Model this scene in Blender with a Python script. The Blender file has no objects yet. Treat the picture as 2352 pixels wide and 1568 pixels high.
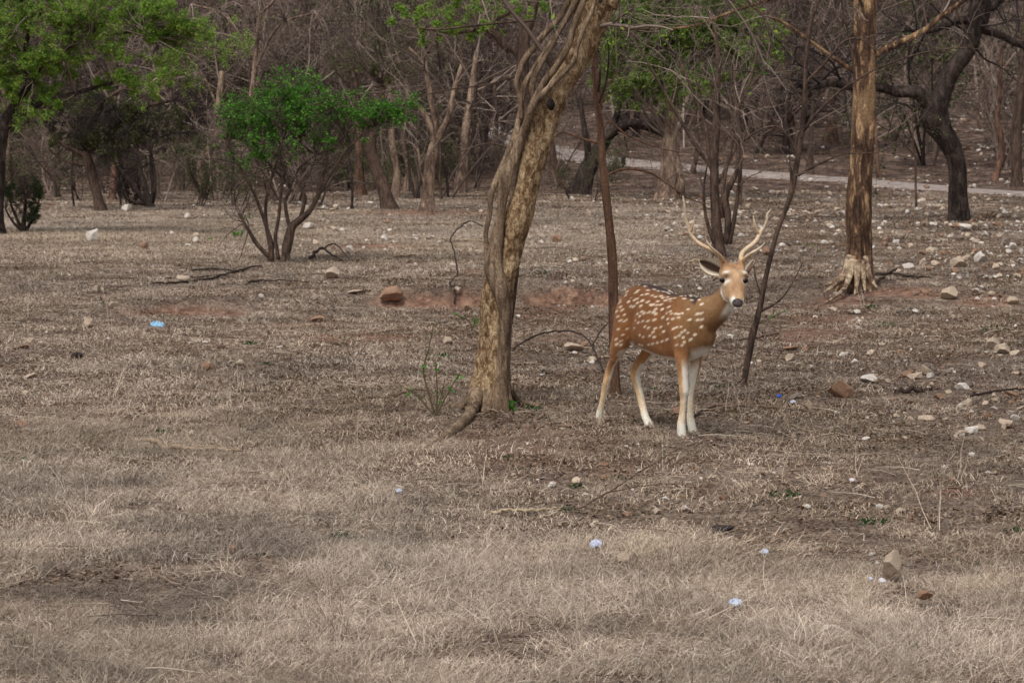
import bpy, bmesh, math, random
import numpy as np
from mathutils import Vector, Matrix

# ------------------------------------------------------------------ camera, sky, sun, exposure
scene = bpy.context.scene
PW, PH = 2352.0, 1568.0            # working pixel frame of the photograph
CX, CY, F, HOR, CAMH = 1176.0, 784.0, 6670.0, 230.0, 1.9
PITCH = math.atan((CY - HOR) / F)
cam_d = bpy.data.cameras.new('camera')
cam_d.sensor_width = 36.0
cam_d.lens = F / PW * 36.0
cam_d.clip_start = 0.1
cam_d.clip_end = 2000
cam = bpy.data.objects.new('camera', cam_d)
scene.collection.objects.link(cam)
cam.location = (0, 0, CAMH)
cam.rotation_euler = (math.pi / 2 - PITCH, 0, 0)
scene.camera = cam
cam_d.dof.use_dof = True
cam_d.dof.focus_distance = 13.5
cam_d.dof.aperture_fstop = 15.0

SUN_EL, SUN_AZ = math.radians(58), math.radians(205)   # azimuth clockwise from +Y
world = bpy.data.worlds.new('World')
scene.world = world
world.use_nodes = True
wn, wl = world.node_tree.nodes, world.node_tree.links
wn.clear()
sky = wn.new('ShaderNodeTexSky')
sky.sky_type = 'NISHITA'
sky.sun_disc = False
sky.sun_elevation = SUN_EL
sky.sun_rotation = SUN_AZ
sky.dust_density = 4.0
sky.air_density = 1.0
hs = wn.new('ShaderNodeHueSaturation')
hs.inputs['Saturation'].default_value = 0.25           # overcast: a nearly grey sky
bg = wn.new('ShaderNodeBackground')
bg.inputs['Strength'].default_value = 0.12
wo = wn.new('ShaderNodeOutputWorld')
wl.new(sky.outputs[0], hs.inputs['Color'])
wl.new(hs.outputs[0], bg.inputs['Color'])
wl.new(bg.outputs[0], wo.inputs['Surface'])
sun_d = bpy.data.lights.new('sun', 'SUN')
sun_d.energy = 1.3
sun_d.angle = math.radians(18)
sun_d.color = (1.0, 0.95, 0.88)
sun = bpy.data.objects.new('sun', sun_d)
scene.collection.objects.link(sun)
sv = Vector((math.sin(SUN_AZ) * math.cos(SUN_EL), math.cos(SUN_AZ) * math.cos(SUN_EL), math.sin(SUN_EL)))
sun.rotation_euler = sv.to_track_quat('Z', 'Y').to_euler()
sun.location = sv * 60
scene.view_settings.view_transform = 'Standard'
scene.view_settings.look = 'None'
scene.view_settings.exposure = EXPOSURE = 0.12
scene.view_settings.gamma = 1.0
scene.view_settings.use_curve_mapping = False
scene.cycles.max_bounces = 4
scene.cycles.diffuse_bounces = 2
scene.cycles.glossy_bounces = 2
scene.cycles.transmission_bounces = 3
scene.cycles.transparent_max_bounces = 6
scene.cycles.use_denoising = True

rng = np.random.default_rng(7)
random.seed(7)

# ------------------------------------------------------------------ small helpers
def lin(r, g, b):
    def f(c):
        c /= 255.0
        return c / 12.92 if c <= 0.04045 else ((c + 0.055) / 1.055) ** 2.4
    return np.array([f(r), f(g), f(b)])

def rgba(c):
    return (float(c[0]), float(c[1]), float(c[2]), 1.0)

_h = np.random.default_rng(3).random((256, 256))
def vnoise(x, y, s=1.0, seed=0):
    x = np.asarray(x, float) / s + seed * 17.31
    y = np.asarray(y, float) / s + seed * 9.77
    xi = np.floor(x).astype(int); yi = np.floor(y).astype(int)
    fx = x - xi; fy = y - yi
    fx = fx * fx * (3 - 2 * fx); fy = fy * fy * (3 - 2 * fy)
    a = _h[xi & 255, yi & 255]; b = _h[(xi + 1) & 255, yi & 255]
    c = _h[xi & 255, (yi + 1) & 255]; d = _h[(xi + 1) & 255, (yi + 1) & 255]
    return (a * (1 - fx) + b * fx) * (1 - fy) + (c * (1 - fx) + d * fx) * fy

def sstep(a, b, x):
    t = np.clip((np.asarray(x, float) - a) / (b - a), 0, 1)
    return t * t * (3 - 2 * t)

def fbm(x, y, s, seed=0):
    return (vnoise(x, y, s, seed) + 0.5 * vnoise(x, y, s / 2.1, seed + 1) + 0.25 * vnoise(x, y, s / 4.3, seed + 2)) / 1.75

# ------------------------------------------------------------------ terrain
def gz(x, y):
    x = np.asarray(x, float); y = np.asarray(y, float)
    z = 0.10 * (fbm(x + 40, y, 5.0, 1) - 0.5) + 0.018 * (vnoise(x, y, 0.9, 4) - 0.5)
    z = z * (1 - np.exp(-(((x - 1.0) / 1.0) ** 2 + ((y - 16.6) / 1.3) ** 2) ** 2))      # level where the deer stands
    h = np.maximum(y - 60 - 6 * (vnoise(x, y * 0, 14.0, 2) - 0.5), 0)
    z = z + 0.115 * (np.sqrt(h * h + 64) - 8) * (0.9 + 0.35 * vnoise(x, y, 30.0, 5))
    # small eroded banks
    e = 26.9 + 0.5 * (vnoise(x, y * 0, 0.6, 6) - 0.5) + 0.25 * (vnoise(x, y * 0, 0.17, 9) - 0.5)
    w = sstep(-1.5, -1.0, x) * (1 - sstep(0.7, 1.3, x))
    z = z + 0.19 * w * sstep(0.0, 0.3, y - e) * (1 - sstep(2.0, 6.5, y - e))
    e2 = 25.9 + 0.4 * (vnoise(x, y * 0, 0.5, 7) - 0.5)
    w2 = sstep(-3.9, -3.4, x) * (1 - sstep(-2.6, -2.2, x))
    z = z + 0.11 * w2 * sstep(0.0, 0.2, y - e2) * (1 - sstep(1.0, 4.0, y - e2))
    # mounds round the two big trees
    z = z + 0.10 * np.exp(-(((x + 0.13) / 1.1) ** 2 + ((y - 18.3) / 1.0) ** 2))
    z = z + 0.14 * np.exp(-(((x - 3.6) / 1.3) ** 2 + ((y - 29.3) / 1.5) ** 2))
    z = z + 0.10 * np.exp(-(((x - 4.2) / 0.9) ** 2 + ((y - 27.6) / 0.8) ** 2))
    return z

CP, SP = math.cos(PITCH), math.sin(PITCH)
def ray(x, y):
    u = (x - CX) / F; v = (CY - y) / F
    return np.array([u, CP + v * SP, -SP + v * CP])

def at(x, y, d):
    """pixel at depth d (distance along +Y)"""
    r = ray(x, y)
    return np.array([0, 0, CAMH]) + r * (d / r[1])

_YS = np.concatenate([np.arange(6, 40, 0.05), np.arange(40, 260, 0.2)])
def gp(x, y):
    """point where the pixel's ray meets the ground"""
    r = ray(x, y)
    t = _YS / r[1]
    px = r[0] * t; pz = CAMH + r[2] * t
    below = pz <= gz(px, _YS)
    if not below.any():
        k = len(_YS) - 1
    else:
        k = int(np.argmax(below))
    d = _YS[k]
    p = np.array([0, 0, CAMH]) + r * (d / r[1])
    p[2] = float(gz(p[0], p[1]))
    return p

def proj(P):
    P = np.asarray(P, float)
    q = P - np.array([0, 0, CAMH])
    fz = q[..., 1] * CP - q[..., 2] * SP
    fz = np.where(np.abs(fz) < 1e-3, 1e-3, fz)
    up = q[..., 1] * SP + q[..., 2] * CP
    return CX + F * q[..., 0] / fz, CY - F * up / fz

# ------------------------------------------------------------------ mesh building
COL = scene.collection
def mk_mesh(name, V, faces, col=None, smooth=True, attrs=None):
    """faces: list of int arrays (n,k)"""
    me = bpy.data.meshes.new(name)
    V = np.ascontiguousarray(V, dtype=np.float32)
    me.vertices.add(len(V))
    me.vertices.foreach_set('co', V.ravel())
    fl = [np.asarray(f, dtype=np.int32) for f in faces if len(f)]
    nl = sum(f.size for f in fl); nf = sum(len(f) for f in fl)
    me.loops.add(nl); me.polygons.add(nf)
    me.loops.foreach_set('vertex_index', np.concatenate([f.ravel() for f in fl]).astype(np.int32))
    tot = np.concatenate([np.full(len(f), f.shape[1], np.int32) for f in fl])
    st = np.zeros(nf, np.int32); st[1:] = np.cumsum(tot)[:-1]
    me.polygons.foreach_set('loop_start', st)
    me.polygons.foreach_set('loop_total', tot)
    me.polygons.foreach_set('use_smooth', np.full(nf, smooth, bool))
    me.update(calc_edges=True)
    if col is not None:
        a = me.color_attributes.new('col', 'FLOAT_COLOR', 'POINT')
        c = np.ones((len(V), 4), np.float32); c[:, :3] = col
        a.data.foreach_set('color', c.ravel())
    for k, v in (attrs or {}).items():
        a = me.attributes.new(k, 'FLOAT', 'POINT')
        a.data.foreach_set('value', np.asarray(v, np.float32))
    me.validate()
    return me

class MB:
    def __init__(s): s.V = []; s.Q = []; s.T = []; s.C = []; s.n = 0
    def add(s, V, quads=None, tris=None, col=None):
        V = np.asarray(V, float).reshape(-1, 3)
        if quads is not None and len(quads): s.Q.append(np.asarray(quads) + s.n)
        if tris is not None and len(tris): s.T.append(np.asarray(tris) + s.n)
        if col is None: col = (0.5, 0.5, 0.5)
        s.C.append(np.broadcast_to(np.asarray(col, float), V.shape).copy())
        s.V.append(V); s.n += len(V)
    def mesh(s, name, smooth=True):
        F_ = []
        if s.Q: F_.append(np.concatenate(s.Q))
        if s.T: F_.append(np.concatenate(s.T))
        return mk_mesh(name, np.concatenate(s.V), F_, np.concatenate(s.C), smooth)
    def build(s, name, mat, parent=None, smooth=True, origin=None):
        if s.n == 0: return None
        me = s.mesh(name, smooth)
        return link(name, me, mat, parent)

def link(name, me, mat, parent=None, loc=None):
    o = bpy.data.objects.new(name, me)
    COL.objects.link(o)
    if mat is not None and len(me.materials) == 0: me.materials.append(mat)
    if parent is not None:
        o.parent = parent
        o.matrix_parent_inverse = Matrix.Translation(-Vector(parent.location))
    if loc is not None: o.location = loc
    return o

def empty(name, loc):
    o = bpy.data.objects.new(name, None)
    o.empty_display_size = 0.2
    o.location = [float(v) for v in loc]
    COL.objects.link(o)
    return o

def tag(o, label=None, cat=None, group=None, kind=None):
    if label: o['label'] = label
    if cat: o['category'] = cat
    if group: o['group'] = group
    if kind: o['kind'] = kind
    return o

def nrm(a):
    return a / np.maximum(np.linalg.norm(a, axis=-1, keepdims=True), 1e-9)

def tube(mb, P, R, k=8, col=None, rough=0.0, cap=True, seed=0, flare=None, lump=0.0):
    """one tube along a polyline; parallel transported frame, optional bark noise"""
    P = np.asarray(P, float); R = np.asarray(R, float); n = len(P)
    T = np.gradient(P, axis=0); T = nrm(T)
    ref = np.array([1.0, 0, 0]) if abs(T[0][0]) < 0.8 else np.array([0, 1.0, 0])
    U = np.zeros_like(P); u = ref - T[0] * ref.dot(T[0]); u /= np.linalg.norm(u)
    for i in range(n):
        u = u - T[i] * u.dot(T[i]); u /= max(np.linalg.norm(u), 1e-9); U[i] = u
    W = np.cross(T, U)
    a = np.linspace(0, 2 * np.pi, k, endpoint=False)
    rr = R[:, None] * np.ones(k)[None]
    if rough or lump:
        L = np.concatenate([[0], np.cumsum(np.linalg.norm(np.diff(P, axis=0), axis=1))])
        rm = R.mean() + 1e-6
        A = np.cos(a)[None] * 2.2 + np.sin(a)[None] * 1.3; B = np.sin(a)[None] * 2.2 - np.cos(a)[None] * 0.7
        nz = fbm(A * 1.4 + L[:, None] / rm * 0.22, B * 1.4 + L[:, None] / rm * 0.3, 0.6, seed) - 0.5
        nl = vnoise(A * 0.5 + L[:, None] / rm * 0.12, B * 0.5, 0.8, seed + 5) - 0.5
        rr = rr * (1 + rough * 2 * nz + lump * 2 * nl)
    V = P[:, None, :] + rr[..., None] * (np.cos(a)[None, :, None] * U[:, None] + np.sin(a)[None, :, None] * W[:, None])
    i = np.arange(n - 1)[:, None] * k; j = np.arange(k)[None]
    q = np.stack([i + j, i + (j + 1) % k, i + k + (j + 1) % k, i + k + j], -1).reshape(-1, 4)
    V = V.reshape(-1, 3); tr = None
    if cap:
        V = np.concatenate([V, P[:1] - T[:1] * R[0] * 0.3, P[-1:] + T[-1:] * R[-1] * 0.5])
        c0, c1 = n * k, n * k + 1
        jj = np.arange(k); b = (n - 1) * k
        tr = np.concatenate([np.stack([np.full(k, c0), (jj + 1) % k, jj], -1),
                             np.stack([np.full(k, c1), b + jj, b + (jj + 1) % k], -1)])
    mb.add(V, q, tr, col)

def tubes(mb, P, R, k=3, col=None):
    """many tubes at once: P (m,n,3), R (m,n)"""
    if len(P) == 0: return
    m, n, _ = P.shape
    T = np.gradient(P, axis=1); T = nrm(T)
    ref = np.where((np.abs(T[:, :1, 2:3]) > 0.8), np.array([1.0, 0, 0]), np.array([0, 0, 1.0]))
    U = nrm(np.cross(T, np.broadcast_to(ref, T.shape))); W = np.cross(T, U)
    a = np.linspace(0, 2 * np.pi, k, endpoint=False)
    V = P[:, :, None] + R[:, :, None, None] * (np.cos(a)[:, None] * U[:, :, None] + np.sin(a)[:, None] * W[:, :, None])
    b = np.arange(m)[:, None, None] * n * k; i = np.arange(n - 1)[None, :, None] * k; j = np.arange(k)[None, None]
    q = np.stack([b + i + j, b + i + (j + 1) % k, b + i + k + (j + 1) % k, b + i + k + j], -1).reshape(-1, 4)
    if col is not None:
        c = np.asarray(col, float)
        if c.ndim == 2: c = np.repeat(c, n * k, axis=0)
        mb.add(V.reshape(-1, 3), q, None, c)
    else:
        mb.add(V.reshape(-1, 3), q)

def smooth_line(pts, n):
    """resample a polyline (m,c) with Catmull-Rom to n points"""
    p = np.asarray(pts, float)
    if len(p) == 2:
        t = np.linspace(0, 1, n)[:, None]
        return p[0] * (1 - t) + p[1] * t
    d = np.concatenate([[0], np.cumsum(np.linalg.norm(np.diff(p[:, :2], axis=0), axis=1) + 1e-6)])
    q = np.concatenate([[2 * p[0] - p[1]], p, [2 * p[-1] - p[-2]]])
    out = []
    for s in np.linspace(0, d[-1], n):
        i = min(max(int(np.searchsorted(d, s, 'right')) - 1, 0), len(p) - 2)
        t = (s - d[i]) / (d[i + 1] - d[i])
        a, b, c, e = q[i], q[i + 1], q[i + 2], q[i + 3]
        out.append(0.5 * (2 * b + (c - a) * t + (2 * a - 5 * b + 4 * c - e) * t * t + (3 * b - a - 3 * c + e) * t ** 3))
    return np.array(out)

# ------------------------------------------------------------------ materials
MAT = {}
def new_mat(name):
    m = bpy.data.materials.new(name); m.use_nodes = True
    nt = m.node_tree
    b = nt.nodes['Principled BSDF']
    MAT[name] = m
    return m, nt, b

def nd(nt, t, **kw):
    n = nt.nodes.new(t)
    for k, v in kw.items(): setattr(n, k, v)
    return n

def ramp(nt, stops, src, interp='LINEAR'):
    r = nt.nodes.new('ShaderNodeValToRGB')
    r.color_ramp.interpolation = interp
    e = r.color_ramp.elements
    e[0].position, e[0].color = stops[0][0], rgba(stops[0][1])
    e[1].position, e[1].color = stops[-1][0], rgba(stops[-1][1])
    for p, c in stops[1:-1]:
        x = e.new(p); x.color = rgba(c)
    nt.links.new(src, r.inputs[0])
    return r

def coords(nt, scale=(1, 1, 1)):
    tc = nd(nt, 'ShaderNodeTexCoord'); mp = nd(nt, 'ShaderNodeMapping')
    mp.inputs['Scale'].default_value = scale
    nt.links.new(tc.outputs['Object'], mp.inputs[0])
    return mp.outputs[0]

def noise(nt, vec, scale, detail=4, rough=0.6, dist=0.0):
    n = nd(nt, 'ShaderNodeTexNoise')
    n.inputs['Scale'].default_value = scale; n.inputs['Detail'].default_value = detail
    n.inputs['Roughness'].default_value = rough; n.inputs['Distortion'].default_value = dist
    nt.links.new(vec, n.inputs['Vector'])
    return n.outputs['Fac']

def mix(nt, a, b, fac, mode='MIX'):
    m = nd(nt, 'ShaderNodeMix', data_type='RGBA', blend_type=mode)
    for sock, v in ((m.inputs[6], a), (m.inputs[7], b)):
        if hasattr(v, 'is_linked'): nt.links.new(v, sock)
        else: sock.default_value = rgba(v)
    if hasattr(fac, 'is_linked'): nt.links.new(fac, m.inputs[0])
    else: m.inputs[0].default_value = fac
    return m.outputs[2]

def bump(nt, b, h, strength, dist):
    bn = nd(nt, 'ShaderNodeBump')
    bn.inputs['Strength'].default_value = strength; bn.inputs['Distance'].default_value = dist
    nt.links.new(h, bn.inputs['Height']); nt.links.new(bn.outputs[0], b.inputs['Normal'])

def attr(nt, name):
    a = nd(nt, 'ShaderNodeAttribute'); a.attribute_name = name
    return a

def bark(name, pale, mid, dark, sc=14, zs=0.35, b_str=0.8, b_dist=0.02, bal=0.5):
    m, nt, b = new_mat(name)
    v = coords(nt, (1, 1, zs))
    f = noise(nt, v, sc, 7, 0.68, 0.6)
    g = noise(nt, v, sc * 0.22, 3, 0.55)
    h = noise(nt, coords(nt, (1, 1, 0.7)), sc * 3.5, 4, 0.7)
    c1 = ramp(nt, [(bal - 0.12, dark), (bal - 0.045, mid * 0.8), (bal + 0.0, mid), (bal + 0.075, pale)], f)
    c2 = ramp(nt, [(0.40, mid * 0.55), (0.52, mid), (0.60, pale)], g)
    c = mix(nt, c1.outputs[0], c2.outputs[0], 0.38)
    c3 = ramp(nt, [(0.40, (0.55, 0.54, 0.53)), (0.60, (1.3, 1.3, 1.3))], h)
    c = mix(nt, c, c3.outputs[0], 0.75, 'MULTIPLY')
    nt.links.new(c, b.inputs['Base Color'])
    b.inputs['Roughness'].default_value = 0.92
    b.inputs['Specular IOR Level'].default_value = 0.15
    bump(nt, b, f, b_str, b_dist)
    return m

def vcol_mat(name, rough=0.8, spec=0.2, translucent=0.0, var=0.0, nscale=0, nstr=0.3, bumps=0.0, tint=False, sat=1.0):
    """vertex colour 'col' with per-instance variation"""
    m, nt, b = new_mat(name)
    c = attr(nt, 'col').outputs['Color']
    if nscale:
        r = ramp(nt, [(0.3, (1 - nstr,) * 3), (0.7, (1 + nstr,) * 3)], noise(nt, coords(nt), nscale, 4, 0.6))
        c = mix(nt, c, r.outputs[0], 1.0, 'MULTIPLY')
        if bumps: bump(nt, b, noise(nt, coords(nt), nscale * 1.7, 4, 0.6), 0.7, bumps)
    if var:
        oi = nd(nt, 'ShaderNodeObjectInfo')
        r = ramp(nt, [(0.0, (1 - var,) * 3), (1.0, (1 + var,) * 3)], oi.outputs['Random'])
        c = mix(nt, c, r.outputs[0], 1.0, 'MULTIPLY')
    if tint:                                    # clump tint carried by the scatter points
        t = attr(nt, 'tint'); t.attribute_type = 'INSTANCER'
        c = mix(nt, c, t.outputs['Color'], 1.0, 'MULTIPLY')
    nt.links.new(c, b.inputs['Base Color'])
    b.inputs['Roughness'].default_value = rough
    b.inputs['Specular IOR Level'].default_value = spec
    if translucent:
        out = nt.nodes['Material Output']
        tl = nd(nt, 'ShaderNodeBsdfTranslucent'); ms = nd(nt, 'ShaderNodeMixShader')
        ms.inputs[0].default_value = translucent
        nt.links.new(c, tl.inputs[0]); nt.links.new(b.outputs[0], ms.inputs[1])
        nt.links.new(tl.outputs[0], ms.inputs[2]); nt.links.new(ms.outputs[0], out.inputs[0])
    return m

bark('bark_main', lin(220, 194, 156), lin(148, 117, 86), lin(56, 41, 32), 38, 0.6, 1.0, 0.03, 0.49)
bark('bark_liana', lin(168, 146, 122), lin(122, 102, 84), lin(66, 53, 44), 26, 0.2, 0.8, 0.012, 0.5)
bark('bark_pale', lin(220, 182, 138), lin(112, 86, 69), lin(50, 38, 33), 17, 0.26, 1.0, 0.04, 0.545)
bark('bark_root', lin(214, 194, 164), lin(140, 116, 96), lin(70, 55, 46), 16, 1.0, 0.9, 0.02, 0.5)
bark('bark_dark', lin(88, 76, 70), lin(56, 47, 43), lin(26, 22, 24), 12, 0.4, 1.0, 0.04, 0.5)
bark('bark_thin', lin(132, 100, 80), lin(104, 78, 64), lin(64, 50, 44), 34, 0.16, 0.6, 0.008, 0.5)
bark('bark_red', lin(138, 108, 90), lin(100, 77, 66), lin(56, 44, 40), 16, 0.3, 0.7, 0.015, 0.5)
bark('bark_grey', lin(176, 152, 130), lin(116, 96, 84), lin(62, 51, 48), 14, 0.3, 0.8, 0.02, 0.5)
bark('bark_stem', lin(112, 92, 80), lin(82, 67, 59), lin(48, 39, 37), 26, 0.25, 0.6, 0.008, 0.5)
vcol_mat('twig', 0.85, 0.15)
vcol_mat('deadwood', 0.9, 0.1, 0, 0, 45, 0.45, 0.006)
vcol_mat('leaf', 0.55, 0.3, 0.5)
vcol_mat('dry_blade', 0.8, 0.12, 0.0, 0.22, tint=True)
vcol_mat('litter', 0.85, 0.12, 0.0, 0.2, tint=True)
vcol_mat('thicket_twig', 0.9, 0.1, 0, 0.35)
vcol_mat('rock', 0.85, 0.25, 0, 0.12, 22, 0.35, 0.012)
vcol_mat('plastic', 0.35, 0.5, 0.15)

# ground material
def ground_mat():
    m, nt, b = new_mat('ground')
    v = coords(nt)
    fine = noise(nt, v, 55, 5, 0.7)
    mid = noise(nt, v, 5.5, 5, 0.65)
    big = noise(nt, v, 0.55, 3, 0.5)
    soil = ramp(nt, [(0.38, lin(56, 46, 41)), (0.49, lin(95, 79, 69)), (0.60, lin(142, 123, 109))], fine)
    straw = ramp(nt, [(0.40, lin(86, 73, 63)), (0.58, lin(160, 142, 126))], fine)
    sg = ramp(nt, [(0.45, (0, 0, 0)), (0.56, (1, 1, 1))], mid)
    c = mix(nt, soil.outputs[0], straw.outputs[0], sg.outputs[0])
    red = ramp(nt, [(0.38, lin(98, 70, 58)), (0.50, lin(134, 101, 84)), (0.62, lin(172, 138, 117))], noise(nt, v, 12, 6, 0.7))
    pale = ramp(nt, [(0.40, lin(118, 101, 86)), (0.58, lin(190, 171, 150))], fine)
    c = mix(nt, c, pale.outputs[0], attr(nt, 'dry').outputs['Fac'])
    ra = attr(nt, 'red')
    c = mix(nt, c, red.outputs[0], ra.outputs['Fac'])
    hill = ramp(nt, [(0.38, lin(56, 46, 42)), (0.50, lin(94, 78, 70)), (0.62, lin(140, 118, 105))], noise(nt, v, 3.0, 7, 0.78))
    ha = attr(nt, 'hill')
    c = mix(nt, c, hill.outputs[0], ha.outputs['Fac'])
    bg_ = ramp(nt, [(0.35, (0.82, 0.80, 0.80)), (0.65, (1.12, 1.12, 1.1))], big)
    c = mix(nt, c, bg_.outputs[0], 1.0, 'MULTIPLY')
    nt.links.new(c, b.inputs['Base Color'])
    b.inputs['Roughness'].default_value = 0.95
    b.inputs['Specular IOR Level'].default_value = 0.1
    bump(nt, b, fine, 0.7, 0.02)
ground_mat()

def track_mat():
    m, nt, b = new_mat('track')
    f = noise(nt, coords(nt), 6, 5, 0.65)
    c = ramp(nt, [(0.4, lin(128, 115, 108)), (0.6, lin(172, 158, 150))], f)
    nt.links.new(c.outputs[0], b.inputs['Base Color'])
    b.inputs['Roughness'].default_value = 0.95
    bump(nt, b, f, 0.4, 0.03)
track_mat()

# ------------------------------------------------------------------ ground sheet
RED = [  # photo ellipses of bare reddish soil: x, y, half width, half height, amount
    (1010, 694, 150, 22, 1), (905, 690, 60, 26, 0.9), (1310, 690, 130, 26, 1), (1240, 715, 90, 14, .8), (865, 568, 105, 8, 1.1),
    (430, 720, 150, 11, .9), (820, 776, 150, 12, .8), (700, 740, 90, 16, .45), (2085, 672, 130, 13, .9), (1890, 725, 130, 30, .6), (1870, 770, 110, 26, .55),
    (2270, 692, 70, 16, .8), (1170, 1030, 330, 45, .28), (1000, 1080, 200, 30, .25), (1090, 620, 90, 16, .4), (1410, 1080, 70, 22, .35), (2190, 1132, 60, 12, .8), (1200, 760, 200, 40, .3),
    (1930, 480, 200, 20, .2), (1010, 488, 160, 9, .7), (1940, 690, 70, 22, .6)]
def red_amount(x, y, P):
    u, v = proj(P)
    r = np.zeros(len(P))
    for (cx, cy, a, b, s) in RED:
        q = ((u - cx) / a) ** 2 + ((v - cy) / b) ** 2
        r = np.maximum(r, s * np.clip(1.35 - q, 0, 1))
    n = fbm(x, y, 0.5, 11)
    n = .6 * n + .4 * fbm(x, y, .12, 14)
    return .82 * np.clip(r * 1.5 * sstep(0.34, 0.60, n + 0.16 * r), 0, 1) * (y > 5) * (y < 60)

def axis_lines(br):
    out = []
    for a, b, s in br: out.append(np.arange(a, b, s))
    return np.concatenate(out + [[br[-1][1]]])
gx = axis_lines([(-160, -40, 12), (-40, -13, 1.5), (-13, -6, 0.25), (-6, 6, 0.075), (6, 13, 0.25), (13, 40, 1.5), (40, 160, 12)])
gy = axis_lines([(-30, 6, 3), (6, 31, 0.075), (31, 65, 0.25), (65, 130, 1.0), (130, 330, 6)])
X, Y = np.meshgrid(gx, gy, indexing='ij')
Z = gz(X, Y) + 0.01 * (fbm(X, Y, 0.25, 21) - 0.5) * (Y < 60)
GV = np.stack([X, Y, Z], -1).reshape(-1, 3)
nx, ny = X.shape
ii, jj = np.meshgrid(np.arange(nx - 1), np.arange(ny - 1), indexing='ij')
gq = np.stack([ii * ny + jj, (ii + 1) * ny + jj, (ii + 1) * ny + jj + 1, ii * ny + jj + 1], -1).reshape(-1, 4)
red = red_amount(GV[:, 0], GV[:, 1], GV)
hill = sstep(48, 66, GV[:, 1] + 8 * (fbm(GV[:, 0], GV[:, 1], 6, 13) - 0.5))
gu, gv_ = proj(GV)                      # the open clearing keeps a thin cover of bleached straw
dry = np.exp(-(((gv_ - 535) / 55) ** 2)) * (1 - sstep(1450, 1800, gu)) * (GV[:, 1] > 20) * (GV[:, 1] < 60) * (.35 + .65 * sstep(.35, .6, fbm(GV[:, 0], GV[:, 1], 1.2, 15)))
gm = mk_mesh('ground', GV, [gq], None, True, {'red': red, 'hill': hill, 'dry': dry})
tag(link('ground', gm, MAT['ground']), kind='structure')

# dirt track winding along the foot of the hill
def ribbon(name, pts, mat):
    L = smooth_line(pts, 90)
    V = []; m = 7
    for i, (x, y, w) in enumerate(L):
        a = L[min(i + 1, len(L) - 1)] - L[max(i - 1, 0)]
        t = np.array([a[0], a[1]]) / np.hypot(a[0], a[1]); nn = np.array([-t[1], t[0]])
        for j in range(m):
            o = (j / (m - 1) - 0.5) * w * (1 + 0.35 * (vnoise(i * 0.5, j * 0.0 + (j > 3) * 9, 1.2, 3) - 0.5))
            q = np.array([x, y]) + nn * o
            V.append([q[0], q[1], float(gz(q[0], q[1])) + 0.03 - 0.05 * (abs(j - 3) / 3.0) ** 4])
    n = len(L); i, j = np.meshgrid(np.arange(n - 1), np.arange(m - 1), indexing='ij')
    q = np.stack([i * m + j, i * m + j + 1, (i + 1) * m + j + 1, (i + 1) * m + j], -1).reshape(-1, 4)
    return tag(link(name, mk_mesh(name, np.array(V), [q]), mat), kind='structure')
tp = []
for (x, y, w) in [(2700, 474, 2.3), (2352, 447, 2.0), (2050, 424, 1.8), (1750, 402, 1.6), (1560, 384, 1.5), (1420, 372, 1.5), (1290, 352, 1.5), (1205, 330, 1.3), (1150, 308, 1.2), (1135, 296, .8)]:
    p = gp(x, y); tp.append((p[0], p[1], w))
ribbon('dirt_track', tp, MAT['track'])
# ------------------------------------------------------------------ growing things
def grow(S, D, L, R, n=5, wig=0.25, trop=0.0, taper=0.35):
    m = len(S); P = np.zeros((m, n, 3)); P[:, 0] = S; d = nrm(np.asarray(D, float))
    seg = (np.asarray(L) / (n - 1))[:, None]
    for i in range(1, n):
        d = nrm(d + wig * rng.normal(size=(m, 3)) + np.array([0, 0, trop]))
        P[:, i] = P[:, i - 1] + d * seg
    return P, np.asarray(R)[:, None] * np.linspace(1, taper, n)[None]

def kids(P, Rr, L, c, tmin=0.25, ang=0.75, lr=0.55, rr=0.6):
    m, n, _ = P.shape
    idx = np.repeat(np.arange(m), c); t = rng.uniform(tmin, 1, len(idx)) * (n - 1)
    i = np.minimum(t.astype(int), n - 2); f = (t - i)[:, None]
    S = P[idx, i] * (1 - f) + P[idx, i + 1] * f
    T = nrm(P[idx, i + 1] - P[idx, i])
    q = nrm(np.cross(T, rng.normal(size=T.shape)))
    a = np.clip(rng.normal(ang, 0.22, len(idx)), 0.15, 1.5)[:, None]
    D = T * np.cos(a) + q * np.sin(a)
    Lc = np.asarray(L)[idx] * lr * rng.uniform(0.5, 1.25, len(idx)) * (1.2 - 0.5 * t / (n - 1))
    Rc = (Rr[idx, i] * (1 - f[:, 0]) + Rr[idx, i + 1] * f[:, 0]) * rr
    return S, D, Lc, Rc

def leaves(mb, C, size, cols, up=0.3, ratio=0.5):
    """one folded diamond leaf per centre"""
    m = len(C)
    if m == 0: return
    a = nrm(rng.normal(size=(m, 3)) * np.array([1, 1, 0.6]))
    nn = nrm(rng.normal(size=(m, 3)) + np.array([0, 0, up]))
    b = nrm(np.cross(nn, a)); s = size * rng.uniform(0.6, 1.35, (m, 1)); nn = np.cross(a, b)
    V = np.stack([C - a * s * 0.5, C + b * s * ratio * 0.5 + nn * s * 0.1, C + a * s * 0.5, C - b * s * ratio * 0.5 + nn * s * 0.1], 1)
    k = np.arange(m)[:, None] * 4
    tr = np.concatenate([k + np.array([0, 1, 2]), k + np.array([0, 2, 3])])
    cols = np.asarray(cols, float)
    pick = cols[rng.integers(0, len(cols), m)] * rng.uniform(0.7, 1.3, (m, 1))
    mb.add(V.reshape(-1, 3), None, tr, np.repeat(pick, 4, axis=0))

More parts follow.
